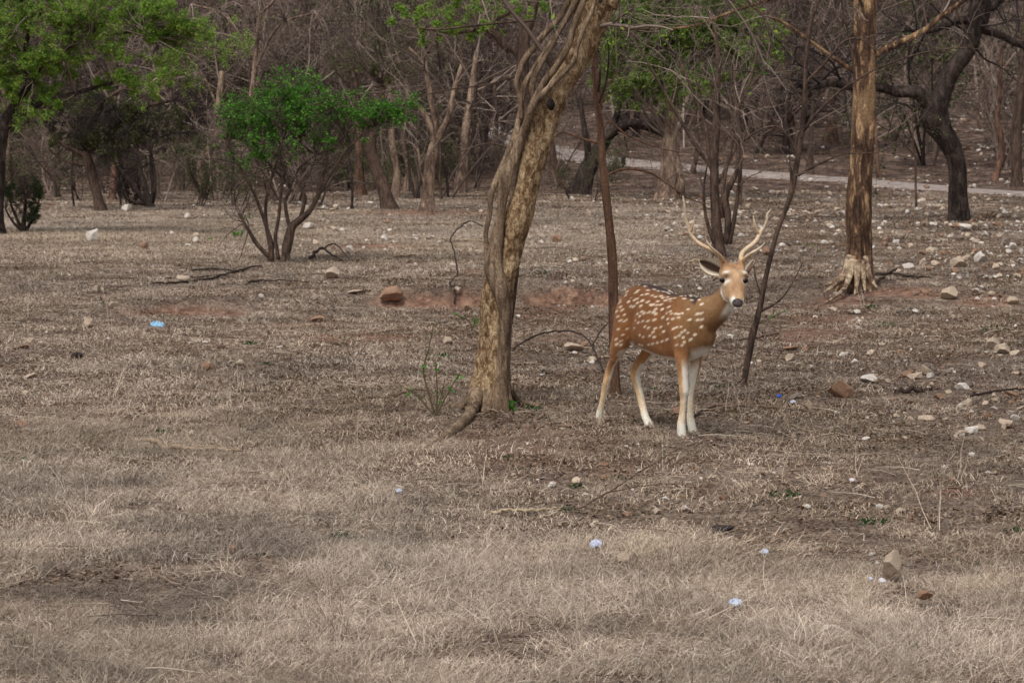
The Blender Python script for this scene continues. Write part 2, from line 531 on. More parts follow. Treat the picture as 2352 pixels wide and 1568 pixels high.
TWIG = 1.18 * np.array([lin(134, 118, 108), lin(110, 95, 86), lin(154, 138, 126), lin(94, 81, 74)])
TWIGD = 1.12 * np.array([lin(88, 74, 69), lin(68, 57, 53), lin(108, 92, 84)])
TWIGX = np.array([lin(56, 49, 48), lin(44, 38, 38), lin(70, 62, 58)])
GREEN = 1.5 * np.array([lin(112, 146, 58), lin(88, 122, 46), lin(136, 164, 74), lin(142, 154, 66), lin(74, 102, 42)])
BRIGHT = 1.5 * np.array([lin(80, 134, 40), lin(62, 110, 34), lin(104, 152, 54), lin(50, 84, 30), lin(70, 98, 44)])
OLIVE = 1.25 * np.array([lin(92, 98, 58), lin(76, 82, 50), lin(108, 112, 70), lin(92, 84, 62)])
DGREEN = np.array([lin(52, 84, 40), lin(42, 66, 34), lin(66, 96, 48)])
YELL = np.array([lin(150, 165, 60), lin(170, 170, 70), lin(120, 150, 50)])

def pick(cols, m):
    return cols[rng.integers(0, len(cols), m)] * rng.uniform(0.8, 1.2, (m, 1))

def twig_levels(mb, P, R, L, levels, cols, trop=0.0, wig=0.22, kmin=3):
    """adds child twigs level by level; returns the last level's polylines"""
    last = P
    for (c, lr, ang) in levels:
        S, D, Lc, Rc = kids(P, R, L, c, 0.2, ang, lr, 0.55)
        Rc = np.maximum(Rc, MINR[0])
        P, R = grow(S, D, Lc, Rc, 5, wig, trop, 0.4); L = Lc
        tubes(mb, P, R, kmin, pick(cols, len(P)))
        last = P
    return last
MINR = [0.004]

def px_line(pts, d0, n):
    """pts (x, y, width px[, depth offset]) -> world points and radii"""
    p = np.array([list(q) + [0] * (4 - len(q)) for q in pts], float)
    L = smooth_line(p, n)
    W = np.array([at(x, y, d0 + dd) for x, y, w, dd in L])
    R = np.array([0.5 * w * (d0 + dd) / F for x, y, w, dd in L])
    return W, R

def make_tree(name, label, trunk, limbs=(), bark='bark_grey', group=None, sides=12, rings=30, rough=0.10, lump=0.12,
              crown=None, cat='tree', flare=1.5, base=None, twig=TWIG, part='trunk', sink=0.12):
    bp = gp(*(base or trunk[0][:2])); d0 = bp[1]
    root = empty(name, bp)
    tag(root, label, cat, group)
    mb = MB(); W, R = px_line(trunk, d0, rings)
    # the foot: go into the ground and widen
    h = np.clip((W[:, 2] - bp[2]) / max(3.0 * R[0], 0.05), 0, 1)
    R = R * (1 + (flare - 1) * (1 - h) ** 2)
    W = np.concatenate([[W[0] - np.array([0, 0, sink])], W]); R = np.concatenate([[R[0] * 1.1], R])
    sd = int(rng.integers(0, 90))
    tube(mb, W, R, sides, (0.5, 0.5, 0.5), rough, True, sd, lump=lump)
    mb.build(part, MAT[bark], root)
    nodes = [W[-1]]; nodeR = [R[-1]]; lines = [(W, R)]
    for lb in limbs:
        m = MB(); w, r = px_line(lb, d0, max(10, rings // 2))
        tube(m, w, r, max(6, sides // 2), (0.5, 0.5, 0.5), rough, True, sd + 3, lump=lump * 0.7)
        m.build('branch', MAT[bark], root)
        nodes += [w[-1], w[len(w) * 2 // 3]]; nodeR += [r[-1], r[len(w) * 2 // 3]]; lines.append((w, r))
    if crown: add_crown(root, d0, bp, np.array(nodes), np.array(nodeR), lines, crown, twig)
    return root, d0, bp

def add_crown(root, d0, bp, nodes, nodeR, lines, c, twig):
    MINR[0] = c.get('minr', 0.35 * d0 / F)
    tw = MB(); lf = MB()
    lastall = []
    # branches reaching into given parts of the picture at this tree's depth
    for (cx, cy, rx, ry, m) in c.get('fill', ()):
        q = nrm(rng.normal(size=(m, 3))) * rng.uniform(0.2, 1, (m, 1)) ** 0.5
        dz = c.get('deep', 0.8) * rx * d0 / F
        T = np.array([at(cx + q[i, 0] * rx, cy + q[i, 2] * ry, d0 + q[i, 1] * dz) for i in range(m)])
        T[:, 2] = np.maximum(T[:, 2], gz(T[:, 0], T[:, 1]) + 0.15)
        dist = np.linalg.norm(T[:, None] - nodes[None], axis=2) * rng.uniform(0.7, 1.4, (m, len(nodes)))
        k = dist.argmin(1); S = nodes[k]; L = np.linalg.norm(T - S, axis=1)
        mid = S * 0.5 + T * 0.5 + np.array([0, 0, 1]) * (L * c.get('arch', 0.12))[:, None] + rng.normal(size=(m, 3)) * (L * 0.08)[:, None]
        t = np.linspace(0, 1, 8)[None, :, None]
        P = (1 - t) ** 2 * S[:, None] + 2 * t * (1 - t) * mid[:, None] + t ** 2 * T[:, None]
        P[:, 1:-1] += rng.normal(size=(m, 6, 3)) * (L * 0.018)[:, None, None]
        r0 = np.clip(np.minimum(nodeR[k] * 0.6, L * 0.016), MINR[0], 1)
        R = r0[:, None] * np.linspace(1, 0.35, 8)[None]
        tubes(tw, P, np.maximum(R, MINR[0]), 4, pick(twig, m))
        Pl, Rl, Ll = P[:, 3:], R[:, 3:], L * 0.6
        last = twig_levels(tw, Pl, Rl, np.minimum(Ll, c.get('maxl', 0.9)), c.get('levels', [(5, 0.6, 0.7), (4, 0.6, 0.7)]), twig, c.get('trop', 0.0))
        lastall.append((last, cy))
    # free bare boughs from the trunk top and limbs
    if 'bare' in c:
        m, Lm, sp = c['bare']
        S = []; D = []; R0 = []
        for (w, r) in lines:
            n0 = int(len(w) * c.get('from', 0.55))
            for _ in range(m):
                i = rng.integers(n0, len(w)); t = nrm(w[min(i + 1, len(w) - 1)] - w[max(i - 1, 0)])
                D.append(nrm(t * (1 - sp) + sp * rng.normal(size=3) + np.array([0, 0, c.get('up', 0.15)]))); S.append(w[i]); R0.append(min(r[i] * 0.45, Lm * 0.014))
        L = Lm * rng.uniform(0.5, 1.2, len(S))
        P, R = grow(np.array(S), np.array(D), L, np.maximum(np.array(R0), MINR[0]), 8, 0.14, c.get('trop', 0.0), 0.35)
        tubes(tw, P, R, 4, pick(twig, len(P)))
        last = twig_levels(tw, P, R, L, c.get('levels', [(6, 0.5, 0.7), (5, 0.5, 0.7)]), twig, c.get('trop', 0.0))
        lastall.append((last, None))
    ct = tw.build('crown', MAT['twig'], root)
    if c.get('leaf'):
        n, size, cols = c['leaf'][:3]; ratio = c['leaf'][3] if len(c['leaf']) > 3 else 0.5
        C = []
        for last, cy in lastall:
            if len(last) == 0: continue
            frac = c.get('leafy', 1.0) if cy is not None or 'fill' not in c else c.get('leafy', 1.0) * .25
            # leaves sit in clumps: some twigs are full, others bare
            keep = vnoise(last[:, -1, 0] + last[:, -1, 1], last[:, -1, 2], c.get('clump', 0.25), 3) < frac
            q = last[keep]
            if len(q) == 0: continue
            i = np.repeat(np.arange(len(q)), n); t = rng.uniform(0.2, 1, len(i)) * 4; a = np.minimum(t.astype(int), 3); f = (t - a)[:, None]
            C.append(q[i, a] * (1 - f) + q[i, a + 1] * f + rng.normal(size=(len(i), 3)) * size * 0.5)
        if C:
            leaves(lf, np.concatenate(C), size, cols, 0.5, ratio)
            lf.build('foliage', MAT['leaf'], ct, smooth=False)

# ------------------------------------------------------------------ the leaning tree in front
main_trunk = [(1124, 938, 100), (1124, 898, 92), (1129, 839, 80), (1135, 780, 73), (1138, 722, 71), (1144, 663, 68), (1156, 630, 58), (1169, 605, 46), (1180, 546, 54), (1194, 494, 62), (1209, 440, 54), (1218, 400, 56), (1227, 350, 66),
              (1238, 297, 75), (1261, 240, 71), (1279, 198, 67), (1308, 150, 68), (1340, 99, 69), (1370, 35, 68), (1392, -30, 64), (1420, -120, 58), (1440, -240, 48), (1450, -360, 36)]
rt, d_main, b_main = make_tree('leaning_tree', 'leaning tree with flaky pale bark and woody climbers, standing left of the deer', main_trunk,
    [[(1392, 10, 60), (1405, -10, 46), (1440, -40, 34), (1520, -110, 26), (1600, -220, 16)],
     [(1340, 60, 30), (1300, -60, 24), (1240, -180, 16), (1180, -300, 10)]],
    'bark_main', sides=44, rings=170, rough=0.13, lump=0.08, flare=1.08,
    crown=dict(bare=(7, 1.1, 0.6), levels=[(6, 0.5, 0.8), (5, 0.5, 0.8)], trop=-0.01, leaf=(2, 0.04, GREEN), leafy=0.3))
rt.name = 'leaning_tree'
def add_line(root, name, mat, pts, d0, n=40, k=8, rough=0.06, lump=0.08, col=(0.5, 0.5, 0.5)):
    m = MB(); w, r = px_line(pts, d0, n)
    tube(m, w, r, k, col, rough, True, int(rng.integers(0, 90)), lump=lump)
    return m.build(name, MAT[mat], root)
def z5(p): return [(918.7 + x * 0.3296, y * 0.3296, w) + tuple(e) for x, y, w, *e in p]
dl = d_main
# the smooth second stem fused to the front of the trunk, forking at a hollow
add_line(rt, 'climber', 'bark_liana', [(1146, 950, 50, -.10), (1147, 925, 42, -.11), (1152, 870, 34, -.10), (1158, 800, 30, -.09), (1161, 740, 30, -.09), (1155, 690, 34, -.10), (1144, 650, 40, -.08), (1134, 615, 40, -.06), (1136, 580, 32, -.05), (1142, 545, 30, -.05),
    (1150, 495, 20, -.05), (1154, 460, 22, -.05), (1158, 428, 30, -.05), (1162, 400, 32, -.05), (1177, 365, 28, -.05), (1192, 330, 24, -.06), (1208, 290, 20, -.1), (1224, 240, 18, -.12), (1250, 190, 17, -.12), (1280, 150, 16, -.14), (1304, 110, 15, -.15), (1322, 50, 14, -.15), (1350, -20, 13, -.15)], d_main, 90, 16, 0.09, 0.14)
add_line(rt, 'climber', 'bark_liana', [(1134, 640, 18, -.07), (1121, 606, 15, -.06), (1117, 570, 12, -.05), (1116, 530, 11, -.05), (1124, 494, 12, -.05), (1128, 450, 13, -.06), (1142, 410, 15, -.06), (1160, 370, 16, -.05), (1178, 325, 16, -.05), (1192, 280, 15, 0), (1196, 245, 13, .02), (1190, 210, 12, .03),
    (1188, 185, 13, .03), (1203, 142, 15, .03), (1226, 110, 15, 0), (1252, 78, 14, 0), (1278, 50, 14, 0), (1298, 18, 13, 0), (1311, -12, 12, 0)], d_main, 80, 10)
add_line(rt, 'climber', 'bark_liana', z5([(850, 830, 13), (845, 720, 13), (870, 590, 12), (930, 490, 12), (1000, 380, 12), (1090, 250, 12), (1160, 130, 11), (1230, 0, 10), (1280, -90, 9)]), d_main - 0.05, 50, 8)
add_line(rt, 'climber', 'bark_liana', z5([(935, 700, 13), (922, 640, 13), (922, 600, 14), (945, 520, 13), (1000, 420, 12), (1060, 320, 12), (1110, 220, 11), (1190, 90, 10), (1250, -30, 9)]), d_main - 0.08, 50, 8)
add_line(rt, 'climber', 'bark_liana', z5([(900, 800, 12), (960, 690, 14), (1060, 590, 13), (1160, 490, 12), (1215, 420, 11), (1235, 330, 11), (1290, 180, 10), (1340, 70, 10), (1370, -40, 9)]), d_main - 0.16, 50, 8)
add_line(rt, 'climber', 'bark_stem', [(1184, 560, 18, .02), (1182, 620, 20, .02), (1176, 680, 20, .02), (1170, 740, 16, .03), (1166, 800, 14, .04), (1164, 870, 18, .05), (1166, 935, 26, .05)], d_main + 0.02, 40, 10)
add_line(rt, 'thin_twig', 'bark_stem', [(1228, 48, 7), (1180, 50, 6), (1130, 55, 5), (1080, 60, 5), (1000, 68, 4), (940, 62, 3)], d_main, 24, 5)
for r_ in ([(1096, 900, 40, -.08), (1086, 935, 30, -.2), (1075, 955, 26, -.4), (1050, 980, 24, -.75), (1020, 1005, 20, -1.1), (990, 1030, 15, -1.4), (960, 1060, 8, -1.7)],
           [(1100, 905, 40, -.05), (1070, 925, 18, 0), (1045, 945, 10, 0), (1025, 958, 6, 0)],
           [(1172, 900, 20, .1), (1190, 918, 14, .12), (1215, 932, 13, .1), (1243, 946, 8, .05)],
           [(1130, 900, 60, -.06), (1118, 935, 36, -.12), (1110, 960, 10, -.2)]):
    pts = []
    for (x, y, w, dd) in r_:
        pts.append((x, y, w, dd))
    m = MB(); w, r = px_line(pts, d_main, 24)
    for i in range(len(w)):
        w[i, 2] = max(w[i, 2], float(gz(w[i, 0], w[i, 1])) + r[i] * 0.3) if i > 4 else w[i, 2]
        if i > 10: w[i, 2] = min(w[i, 2], float(gz(w[i, 0], w[i, 1])) + r[i] * 0.8 + 0.01)
    tube(m, w, r, 9, (0.5,) * 3, 0.08, True, 4, lump=0.1); m.build('root', MAT['bark_liana'], rt)
add_line(rt, 'knot', 'bark_dark', [(1263, 228, 12, -.2), (1265, 240, 20, -.215), (1266, 252, 10, -.2)], d_main, 8, 10)

# ------------------------------------------------------------------ thin trees round the deer
make_tree('slender_tree', 'slender straight reddish trunk standing just behind the deer rump', [(1414, 908, 25), (1411, 820, 23), (1409, 700, 23), (1407, 600, 22), (1398, 500, 20), (1387, 400, 18), (1379, 300, 17), (1371, 220, 17), (1364, 120, 16), (1358, 0, 15), (1352, -160, 13), (1356, -320, 9)],
    [[(1376, 290, 8), (1382, 230, 5), (1374, 190, 4), (1362, 140, 3)], [(1382, 330, 8), (1340, 320, 6), (1290, 305, 4), (1262, 340, 3), (1275, 400, 2.5), (1310, 440, 2)],
     [(1386, 420, 7), (1400, 400, 6), (1440, 388, 6), (1490, 396, 5), (1530, 420, 4), (1580, 455, 3), (1630, 470, 2.4)],
     [(1384, 300, 6), (1400, 280, 5), (1440, 310, 4), (1500, 336, 3), (1560, 350, 2.4)], [(1374, 260, 6), (1382, 240, 5), (1395, 200, 4), (1420, 165, 3)]],
    'bark_thin', sides=14, rings=60, rough=0.06, lump=0.06, flare=1.25, crown=dict(bare=(4, 0.6, 0.6), levels=[(4, 0.5, .8), (3, .5, .8)]), twig=TWIGD)
make_tree('leaning_sapling', 'thin dark leaning sapling rising in front of the deer face', [(1708, 884, 14), (1715, 840, 16), (1728, 770, 17), (1742, 720, 14), (1756, 650, 12), (1770, 590, 12), (1786, 530, 11), (1805, 480, 11), (1818, 440, 13), (1830, 375, 13), (1842, 300, 12), (1849, 220, 11), (1851, 146, 10), (1862, 55, 9), (1882, -10, 9), (1900, -140, 6)],
    [[(1843, 304, 9), (1873, 264, 7), (1917, 220, 6), (1964, 187, 5), (2016, 157, 4.5), (2107, 125, 4), (2199, 110, 3), (2254, 115, 2)],
     [(1833, 403, 8), (1860, 388, 6), (1888, 374, 5), (1924, 359, 4), (1950, 353, 3), (2020, 350, 2)], [(1964, 187, 5), (1961, 154, 5), (1950, 84, 5), (1935, 18, 4), (1925, -60, 3)],
     [(1850, 190, 7), (1890, 150, 6), (1940, 95, 5), (1980, 92, 4), (2010, 118, 3)], [(1818, 440, 7), (1817, 400, 6), (1816, 385, 4)],
     [(1836, 360, 6), (1800, 300, 4), (1760, 260, 3), (1700, 240, 2)], [(1847, 240, 6), (1810, 180, 4), (1770, 90, 3), (1750, 30, 2)], [(1746, 716, 7), (1790, 690, 5), (1820, 650, 3), (1845, 600, 2)],
     [(1748, 700, 6), (1745, 670, 4), (1736, 640, 3), (1730, 600, 2)]],
    'bark_stem', sides=10, rings=60, rough=0.06, lump=0.08, flare=1.0, crown=dict(bare=(3, 0.5, 0.6), levels=[(4, .5, .8), (3, .5, .8)], leaf=(2, 0.03, GREEN), leafy=0.16), twig=TWIGD)

# tree with pale peeling bark on the right, roots spread over its mound
rp, d_pale, b_pale = make_tree('pale_bark_tree', 'straight tree with peeling cream bark and spread roots on the right mound', [(1965, 668, 84), (1967, 640, 72), (1970, 600, 62), (1971, 550, 56), (1969, 480, 58), (1974, 400, 52), (1980, 320, 51), (1984, 250, 50), (1986, 180, 49), (1986, 100, 50), (1985, 40, 54), (1988, -40, 52), (1984, -160, 46), (1990, -280, 30)],
    [[(1998, 135, 20), (2019, 121, 16), (2060, 100, 15), (2089, 88, 14), (2129, 66, 13), (2162, 37, 11), (2217, 0, 9), (2290, -50, 6)], [(1990, -60, 30), (2060, -180, 22), (2150, -260, 14)], [(1978, -80, 26), (1880, -200, 18), (1780, -290, 10)],
     [(1985, -70, 12), (1880, -35, 9), (1764, 0, 8), (1675, 30, 7), (1609, 56, 5.5), (1536, 66, 4), (1418, 69, 2.5)], [(1978, 175, 12), (1952, 158, 10), (1899, 122, 9), (1849, 86, 8), (1806, 56, 7), (1740, 23, 5), (1690, -25, 3)]],
    'bark_pale', sides=32, rings=110, rough=0.14, lump=0.16, flare=1.15, crown=dict(bare=(7, 1.4, 0.55), levels=[(7, .5, .75), (6, .5, .75)], trop=-0.02))
for r_ in ([(1952, 590, 22, -.08), (1940, 630, 17, -.18), (1920, 652, 12, -.3), (1893, 672, 5, -.45)], [(1958, 600, 22, -.12), (1948, 645, 15, -.28), (1928, 674, 10, -.55), (1885, 702, 3, -.9)],
           [(1988, 590, 20, -.08), (1997, 635, 14, -.15), (2014, 660, 5, -.2)], [(1970, 600, 20, -.14), (1968, 650, 12, -.25), (1962, 684, 4, -.4)], [(1945, 625, 12, -.1), (1915, 646, 9, -.1), (1890, 656, 4, -.1)], [(1980, 600, 18, -.12), (1984, 645, 11, -.2), (1988, 674, 4, -.3)]):
    add_line(rp, 'root', 'bark_root', r_, d_pale, 16, 9, 0.12, 0.1)

# big gnarled dark tree by the track
def z8(p): return [(1777.7 + .3662 * x, .3662 * y, w * .3662) + tuple(e) for x, y, w, *e in p]
make_tree('gnarled_tree', 'big gnarled dark tree with a crooked trunk and long level limb', z8([(1160, 1392, 128), (1158, 1300, 120), (1155, 1200, 116), (1152, 1080, 112), (1140, 1000, 118), (1100, 900, 140), (1050, 820, 160), (1015, 740, 190), (1030, 660, 150), (1060, 590, 118), (1100, 480, 112), (1170, 380, 100), (1230, 290, 96), (1250, 190, 110), (1285, 80, 130), (1300, -40, 110), (1330, -200, 80), (1340, -400, 50)]),
    [z8([(1000, 680, 110), (960, 640, 96), (910, 590, 84), (850, 575, 76), (780, 580, 70), (700, 555, 62), (600, 540, 56), (480, 540, 52), (360, 520, 50), (270, 540, 48), (190, 545, 40), (110, 530, 24)]),
     z8([(1270, 170, 70), (1340, 195, 58), (1440, 230, 48), (1520, 275, 40), (1600, 290, 34), (1750, 250, 24)]), z8([(1250, 130, 70), (1160, 130, 54), (1060, 165, 44), (980, 195, 36), (900, 200, 24), (820, 180, 14)]),
     z8([(1290, 30, 70), (1200, -60, 54), (1050, -120, 40), (860, -160, 24)]), z8([(1350, 60, 60), (1480, -60, 44), (1600, -140, 30)]), z8([(930, 640, 40), (890, 690, 24), (830, 660, 16), (760, 640, 10)])],
    'bark_dark', sides=24, rings=70, rough=0.14, lump=0.18, flare=1.12, twig=TWIGX,
    crown=dict(bare=(9, 1.5, 0.6), levels=[(7, .5, .8), (6, .5, .8)], trop=-0.03, leaf=(4, 0.05, OLIVE), leafy=0.30))

# many-stemmed bare tree right behind the antlers
make_tree('many_stemmed_tree', 'many-stemmed bare tree fanning up right behind the antlers', [(1652, 592, 26.5), (1648, 540, 23.4), (1643, 480, 21.8), (1640, 420, 21.1), (1641, 350, 20.3), (1645, 290, 18.7), (1646, 220, 15.6), (1650, 140, 10.9), (1640, 40, 6.2)],
    [[(1668, 560, 15.6), (1672, 500, 15.6), (1666, 450, 17.2), (1690, 400, 10.9), (1696, 340, 10.9), (1680, 270, 10.9), (1672, 240, 7.8)], [(1650, 500, 12.5), (1640, 400, 10.1), (1600, 340, 8.6), (1560, 270, 7.8), (1520, 200, 6.2), (1480, 130, 4.7), (1440, 60, 3.1)],
     [(1660, 500, 10.9), (1632, 380, 9.4), (1620, 290, 7.8), (1590, 210, 7.0), (1560, 140, 5.5), (1500, 60, 3.1)], [(1655, 480, 9.4), (1670, 380, 7.8), (1700, 260, 7.0), (1730, 160, 5.5), (1750, 60, 3.9)], [(1640, 560, 9.4), (1622, 500, 7.8), (1616, 440, 6.2), (1624, 380, 3.9)],
     [(1650, 420, 7.8), (1700, 330, 6.2), (1780, 290, 4.7), (1830, 340, 3.1), (1860, 380, 2.0)], [(1655, 350, 7.8), (1710, 220, 6.2), (1760, 150, 4.7), (1770, 60, 3.1)], [(1676, 560, 10.9), (1690, 480, 9.4), (1700, 400, 7.8), (1704, 330, 5.5)]],
    'bark_stem', sides=10, rings=40, flare=1.3, crown=dict(bare=(5, 0.9, 0.5), levels=[(6, .5, .7), (5, .5, .7)], up=0.3), twig=TWIG)

# green shrub left of the leaning tree
make_tree('green_shrub', 'many-stemmed shrub with a bright green crown in the dry grass', [(652, 602, 18), (660, 560, 22), (672, 520, 19), (692, 502, 17), (716, 478, 11), (735, 430, 8), (752, 360, 6)],
    [[(624, 606, 13), (622, 560, 14), (612, 520, 10), (610, 470, 8), (620, 420, 7), (640, 360, 6), (650, 320, 5)], [(618, 590, 11), (590, 560, 10), (566, 520, 8), (548, 490, 5)], [(640, 596, 10), (632, 550, 9), (640, 500, 8), (646, 440, 7), (660, 380, 6), (690, 320, 5)],
     [(672, 540, 10), (660, 500, 9), (655, 460, 8), (670, 430, 6), (640, 400, 5), (600, 360, 4)], [(690, 500, 10), (700, 450, 8), (680, 400, 6), (720, 360, 5), (790, 330, 4)], [(612, 520, 9), (590, 460, 7), (560, 400, 6), (520, 340, 5)], [(720, 470, 8), (760, 400, 6), (800, 340, 5), (860, 290, 3)]],
    'bark_stem', cat='shrub', part='stem', sides=9, rings=30, rough=0.12, lump=0.14, flare=1.2, twig=TWIGD, sink=0.06,
    crown=dict(fill=[(650, 225, 100, 62, 46), (560, 255, 80, 55, 24), (720, 250, 80, 50, 26), (820, 258, 90, 48, 34), (905, 250, 60, 40, 20), (640, 330, 150, 45, 30), (800, 310, 110, 40, 16)], deep=0.9, levels=[(5, .55, .8), (4, .6, .8)], maxl=0.55, arch=0.02, bare=(9, .55, .75), up=.25,
               leaf=(6, 0.036, BRIGHT, 0.55), leafy=0.60, clump=0.2))

# dark thorny tree and its sprawling neighbour on the left
make_tree('thorny_tree', 'dark thorny tree with a short reddish trunk and tangled crown at left', [(232, 484, 26), (226, 460, 24), (216, 420, 22), (205, 380, 24), (196, 350, 20)],
    [[(198, 360, 14), (170, 345, 12), (140, 330, 10), (110, 290, 8), (70, 240, 6)], [(198, 350, 14), (200, 300, 12), (230, 240, 10), (290, 200, 8)], [(204, 380, 10), (150, 370, 7), (120, 350, 6), (110, 340, 5)], [(200, 350, 14), (260, 290, 12), (320, 250, 10), (400, 230, 7)]],
    'bark_stem', sides=10, rings=24, flare=1.3, twig=TWIGX, crown=dict(fill=[(200, 270, 140, 75, 60), (330, 270, 110, 65, 40), (120, 230, 110, 60, 30), (420, 230, 80, 60, 22), (240, 320, 120, 50, 40)], levels=[(9, .55, .8), (9, .55, .8)], maxl=0.8, arch=0.05, leaf=(3, 0.04, OLIVE), leafy=0.4))
make_tree('sprawling_bush', 'leafless sprawling bush with bundled dark stems beside the thorny tree', [(346, 478, 20), (338, 450, 16), (330, 420, 12), (320, 380, 9), (316, 330, 6)],
    [[(342, 474, 14), (315, 440, 12), (285, 400, 9), (250, 360, 7), (220, 330, 5)], [(340, 470, 12), (300, 420, 9), (270, 380, 7), (240, 345, 5)], [(348, 474, 12), (352, 430, 9), (346, 380, 8), (350, 330, 6), (380, 310, 4), (440, 300, 3)], [(336, 468, 12), (300, 462, 8), (280, 440, 6), (270, 420, 5)],
     [(344, 460, 10), (326, 400, 8), (300, 340, 6), (260, 300, 4)], [(350, 470, 9), (356, 420, 6), (345, 340, 5), (320, 290, 4)]],
    'bark_dark', cat='shrub', part='stem', sides=8, rings=22, flare=1.2, twig=TWIGX, sink=0.06, crown=dict(bare=(6, 0.8, 0.5), levels=[(5, .5, .7), (4, .5, .7)], up=0.2))
make_tree('edge_bush', 'small dense dark green bush at the foot of the left edge trunk', [(55, 534, 14), (54, 515, 12), (56, 490, 9), (60, 460, 6)], [[(52, 532, 9), (40, 505, 8), (25, 470, 5)], [(58, 532, 9), (74, 505, 7), (88, 470, 5)], [(50, 530, 8), (30, 510, 6), (12, 480, 4)]],
    'bark_dark', cat='bush', part='stem', sides=7, rings=16, flare=1.2, twig=TWIGD, sink=0.05,
    crown=dict(fill=[(55, 450, 52, 50, 70), (30, 430, 40, 40, 30), (60, 490, 45, 30, 40)], levels=[(6, .6, .8), (4, .6, .8)], maxl=0.35, leaf=(3, 0.026, DGREEN), leafy=0.6))
make_tree('edge_acacia', 'feathery green acacia arching in over the left corner', [(-14, 540, 44), (-12, 470, 40), (-6, 400, 36), (0, 330, 30), (12, 280, 26), (40, 230, 18), (80, 180, 14)],
    [[(6, 300, 18), (40, 270, 16), (100, 235, 12), (170, 215, 10), (260, 190, 7)], [(30, 250, 14), (100, 150, 11), (200, 90, 9), (330, 70, 6)], [(-2, 340, 18), (-60, 240, 14), (-120, 160, 10)], [(60, 200, 12), (60, 100, 10), (100, 0, 8), (140, -120, 5)]],
    'bark_dark', sides=12, rings=40, flare=1.3, twig=TWIG,
    crown=dict(fill=[(90, 90, 170, 90, 90), (40, 170, 110, 70, 39), (250, 70, 180, 80, 66), (390, 50, 110, 60, 24), (330, 170, 130, 50, 24), (150, 10, 260, 60, 51), (60, 250, 90, 40, 12), (-150, 90, 150, 110, 30), (100, -180, 260, 110, 39), (480, 110, 90, 60, 12)], deep=0.7, levels=[(6, .5, .8), (5, .55, .8)], maxl=0.8, arch=0.10, trop=-0.03,
               leaf=(16, 0.036, GREEN, 0.38), leafy=0.66, clump=0.3))
make_tree('crooked_pale_tree', 'crooked pale-barked tree bent at mid trunk, behind the sprawling bush', [(462, 452, 26), (462, 420, 22), (461, 390, 22), (464, 366, 24), (482, 344, 20), (494, 310, 16), (498, 270, 15), (504, 220, 14), (510, 165, 12)],
    [[(482, 344, 12), (500, 330, 8), (520, 322, 6), (560, 330, 4)], [(500, 250, 7), (470, 180, 5), (430, 130, 3)]], 'bark_grey', sides=10, rings=34, flare=1.35, crown=dict(bare=(5, 1.3, 0.6), levels=[(5, .5, .8), (4, .5, .8)]))
make_tree('curved_dark_tree', 'dark trunk curving left above its foot in the middle wood', [(895, 482, 38), (888, 455, 32), (876, 415, 30), (860, 375, 26), (851, 345, 24), (855, 310, 22), (870, 270, 18), (880, 200, 14)],
    [[(856, 340, 14), (846, 310, 10), (830, 260, 8)]], 'bark_stem', sides=12, rings=30, flare=1.2, crown=dict(fill=[(900, 130, 150, 80, 40), (800, 110, 110, 60, 16)], levels=[(6, .5, .8), (5, .5, .8)], maxl=0.9, leaf=(3, 0.05, OLIVE), leafy=0.45), twig=TWIGD)
make_tree('forked_tree', 'pale forked tree with a kinked trunk in the middle wood', [(982, 488, 34), (984, 450, 28), (986, 410, 27), (990, 370, 27), (998, 330, 22), (1008, 310, 18), (1030, 270, 16), (1040, 220, 13), (1060, 150, 9)],
    [[(1000, 330, 20), (994, 300, 18), (980, 270, 14), (966, 250, 11), (940, 230, 6)], [(984, 440, 8), (968, 400, 6), (960, 340, 4)], [(1004, 310, 10), (988, 220, 16), (984, 190, 14), (975, 150, 10), (940, 110, 6)]],
    'bark_grey', sides=12, rings=32, flare=1.4, crown=dict(bare=(5, 1.3, 0.6), levels=[(6, .5, .8), (5, .5, .8)], trop=-0.04))
# dark tree whose fork shows behind the leaning tree
make_tree('hidden_fork_tree', 'dark forked tree hidden behind the leaning trunk, a thick crooked limb to the left', [(1188, 520, 30), (1200, 430, 28), (1212, 340, 26), (1208, 250, 26), (1202, 180, 26), (1200, 132, 28), (1206, 82, 26), (1222, 33, 22), (1230, -30, 18), (1240, -160, 12)],
    [[(1200, 140, 24), (1185, 118, 22), (1160, 104, 20), (1140, 82, 20), (1115, 64, 18), (1092, 68, 13)], [(1098, 68, 9), (1070, 74, 7), (1030, 76, 6), (980, 68, 5), (920, 56, 3.4)], [(1112, 64, 10), (1150, 40, 9), (1200, 10, 8), (1240, -40, 6)], [(1212, 360, 8), (1130, 330, 5), (1050, 350, 3)],
     [(1196, 170, 7), (1120, 195, 5), (1040, 205, 4), (930, 230, 3), (800, 270, 2)]],
    'bark_stem', sides=12, rings=40, flare=1.2, crown=dict(fill=[(1100, 30, 160, 60, 26), (980, 60, 120, 60, 20), (1180, -60, 200, 80, 20)], levels=[(5, .5, .8), (5, .5, .8)], maxl=0.8, leaf=(9, 0.042, GREEN), leafy=0.55))
make_tree('arching_tree', 'dark tree whose trunk arches over to the right near the track', [(1330, 448, 52), (1336, 425, 46), (1350, 390, 40), (1372, 350, 36), (1396, 312, 30), (1430, 290, 26), (1470, 286, 24), (1505, 298, 20), (1545, 320, 14)],
    [[(1400, 310, 16), (1420, 250, 14), (1430, 180, 12), (1420, 100, 9)], [(1352, 390, 20), (1350, 340, 16), (1340, 280, 12), (1330, 220, 9)]], 'bark_dark', sides=12, rings=36, flare=1.2, twig=TWIGD,
    crown=dict(bare=(5, 1.2, 0.6), levels=[(6, .5, .8), (5, .5, .8)], leaf=(2, 0.05, OLIVE), leafy=0.3))
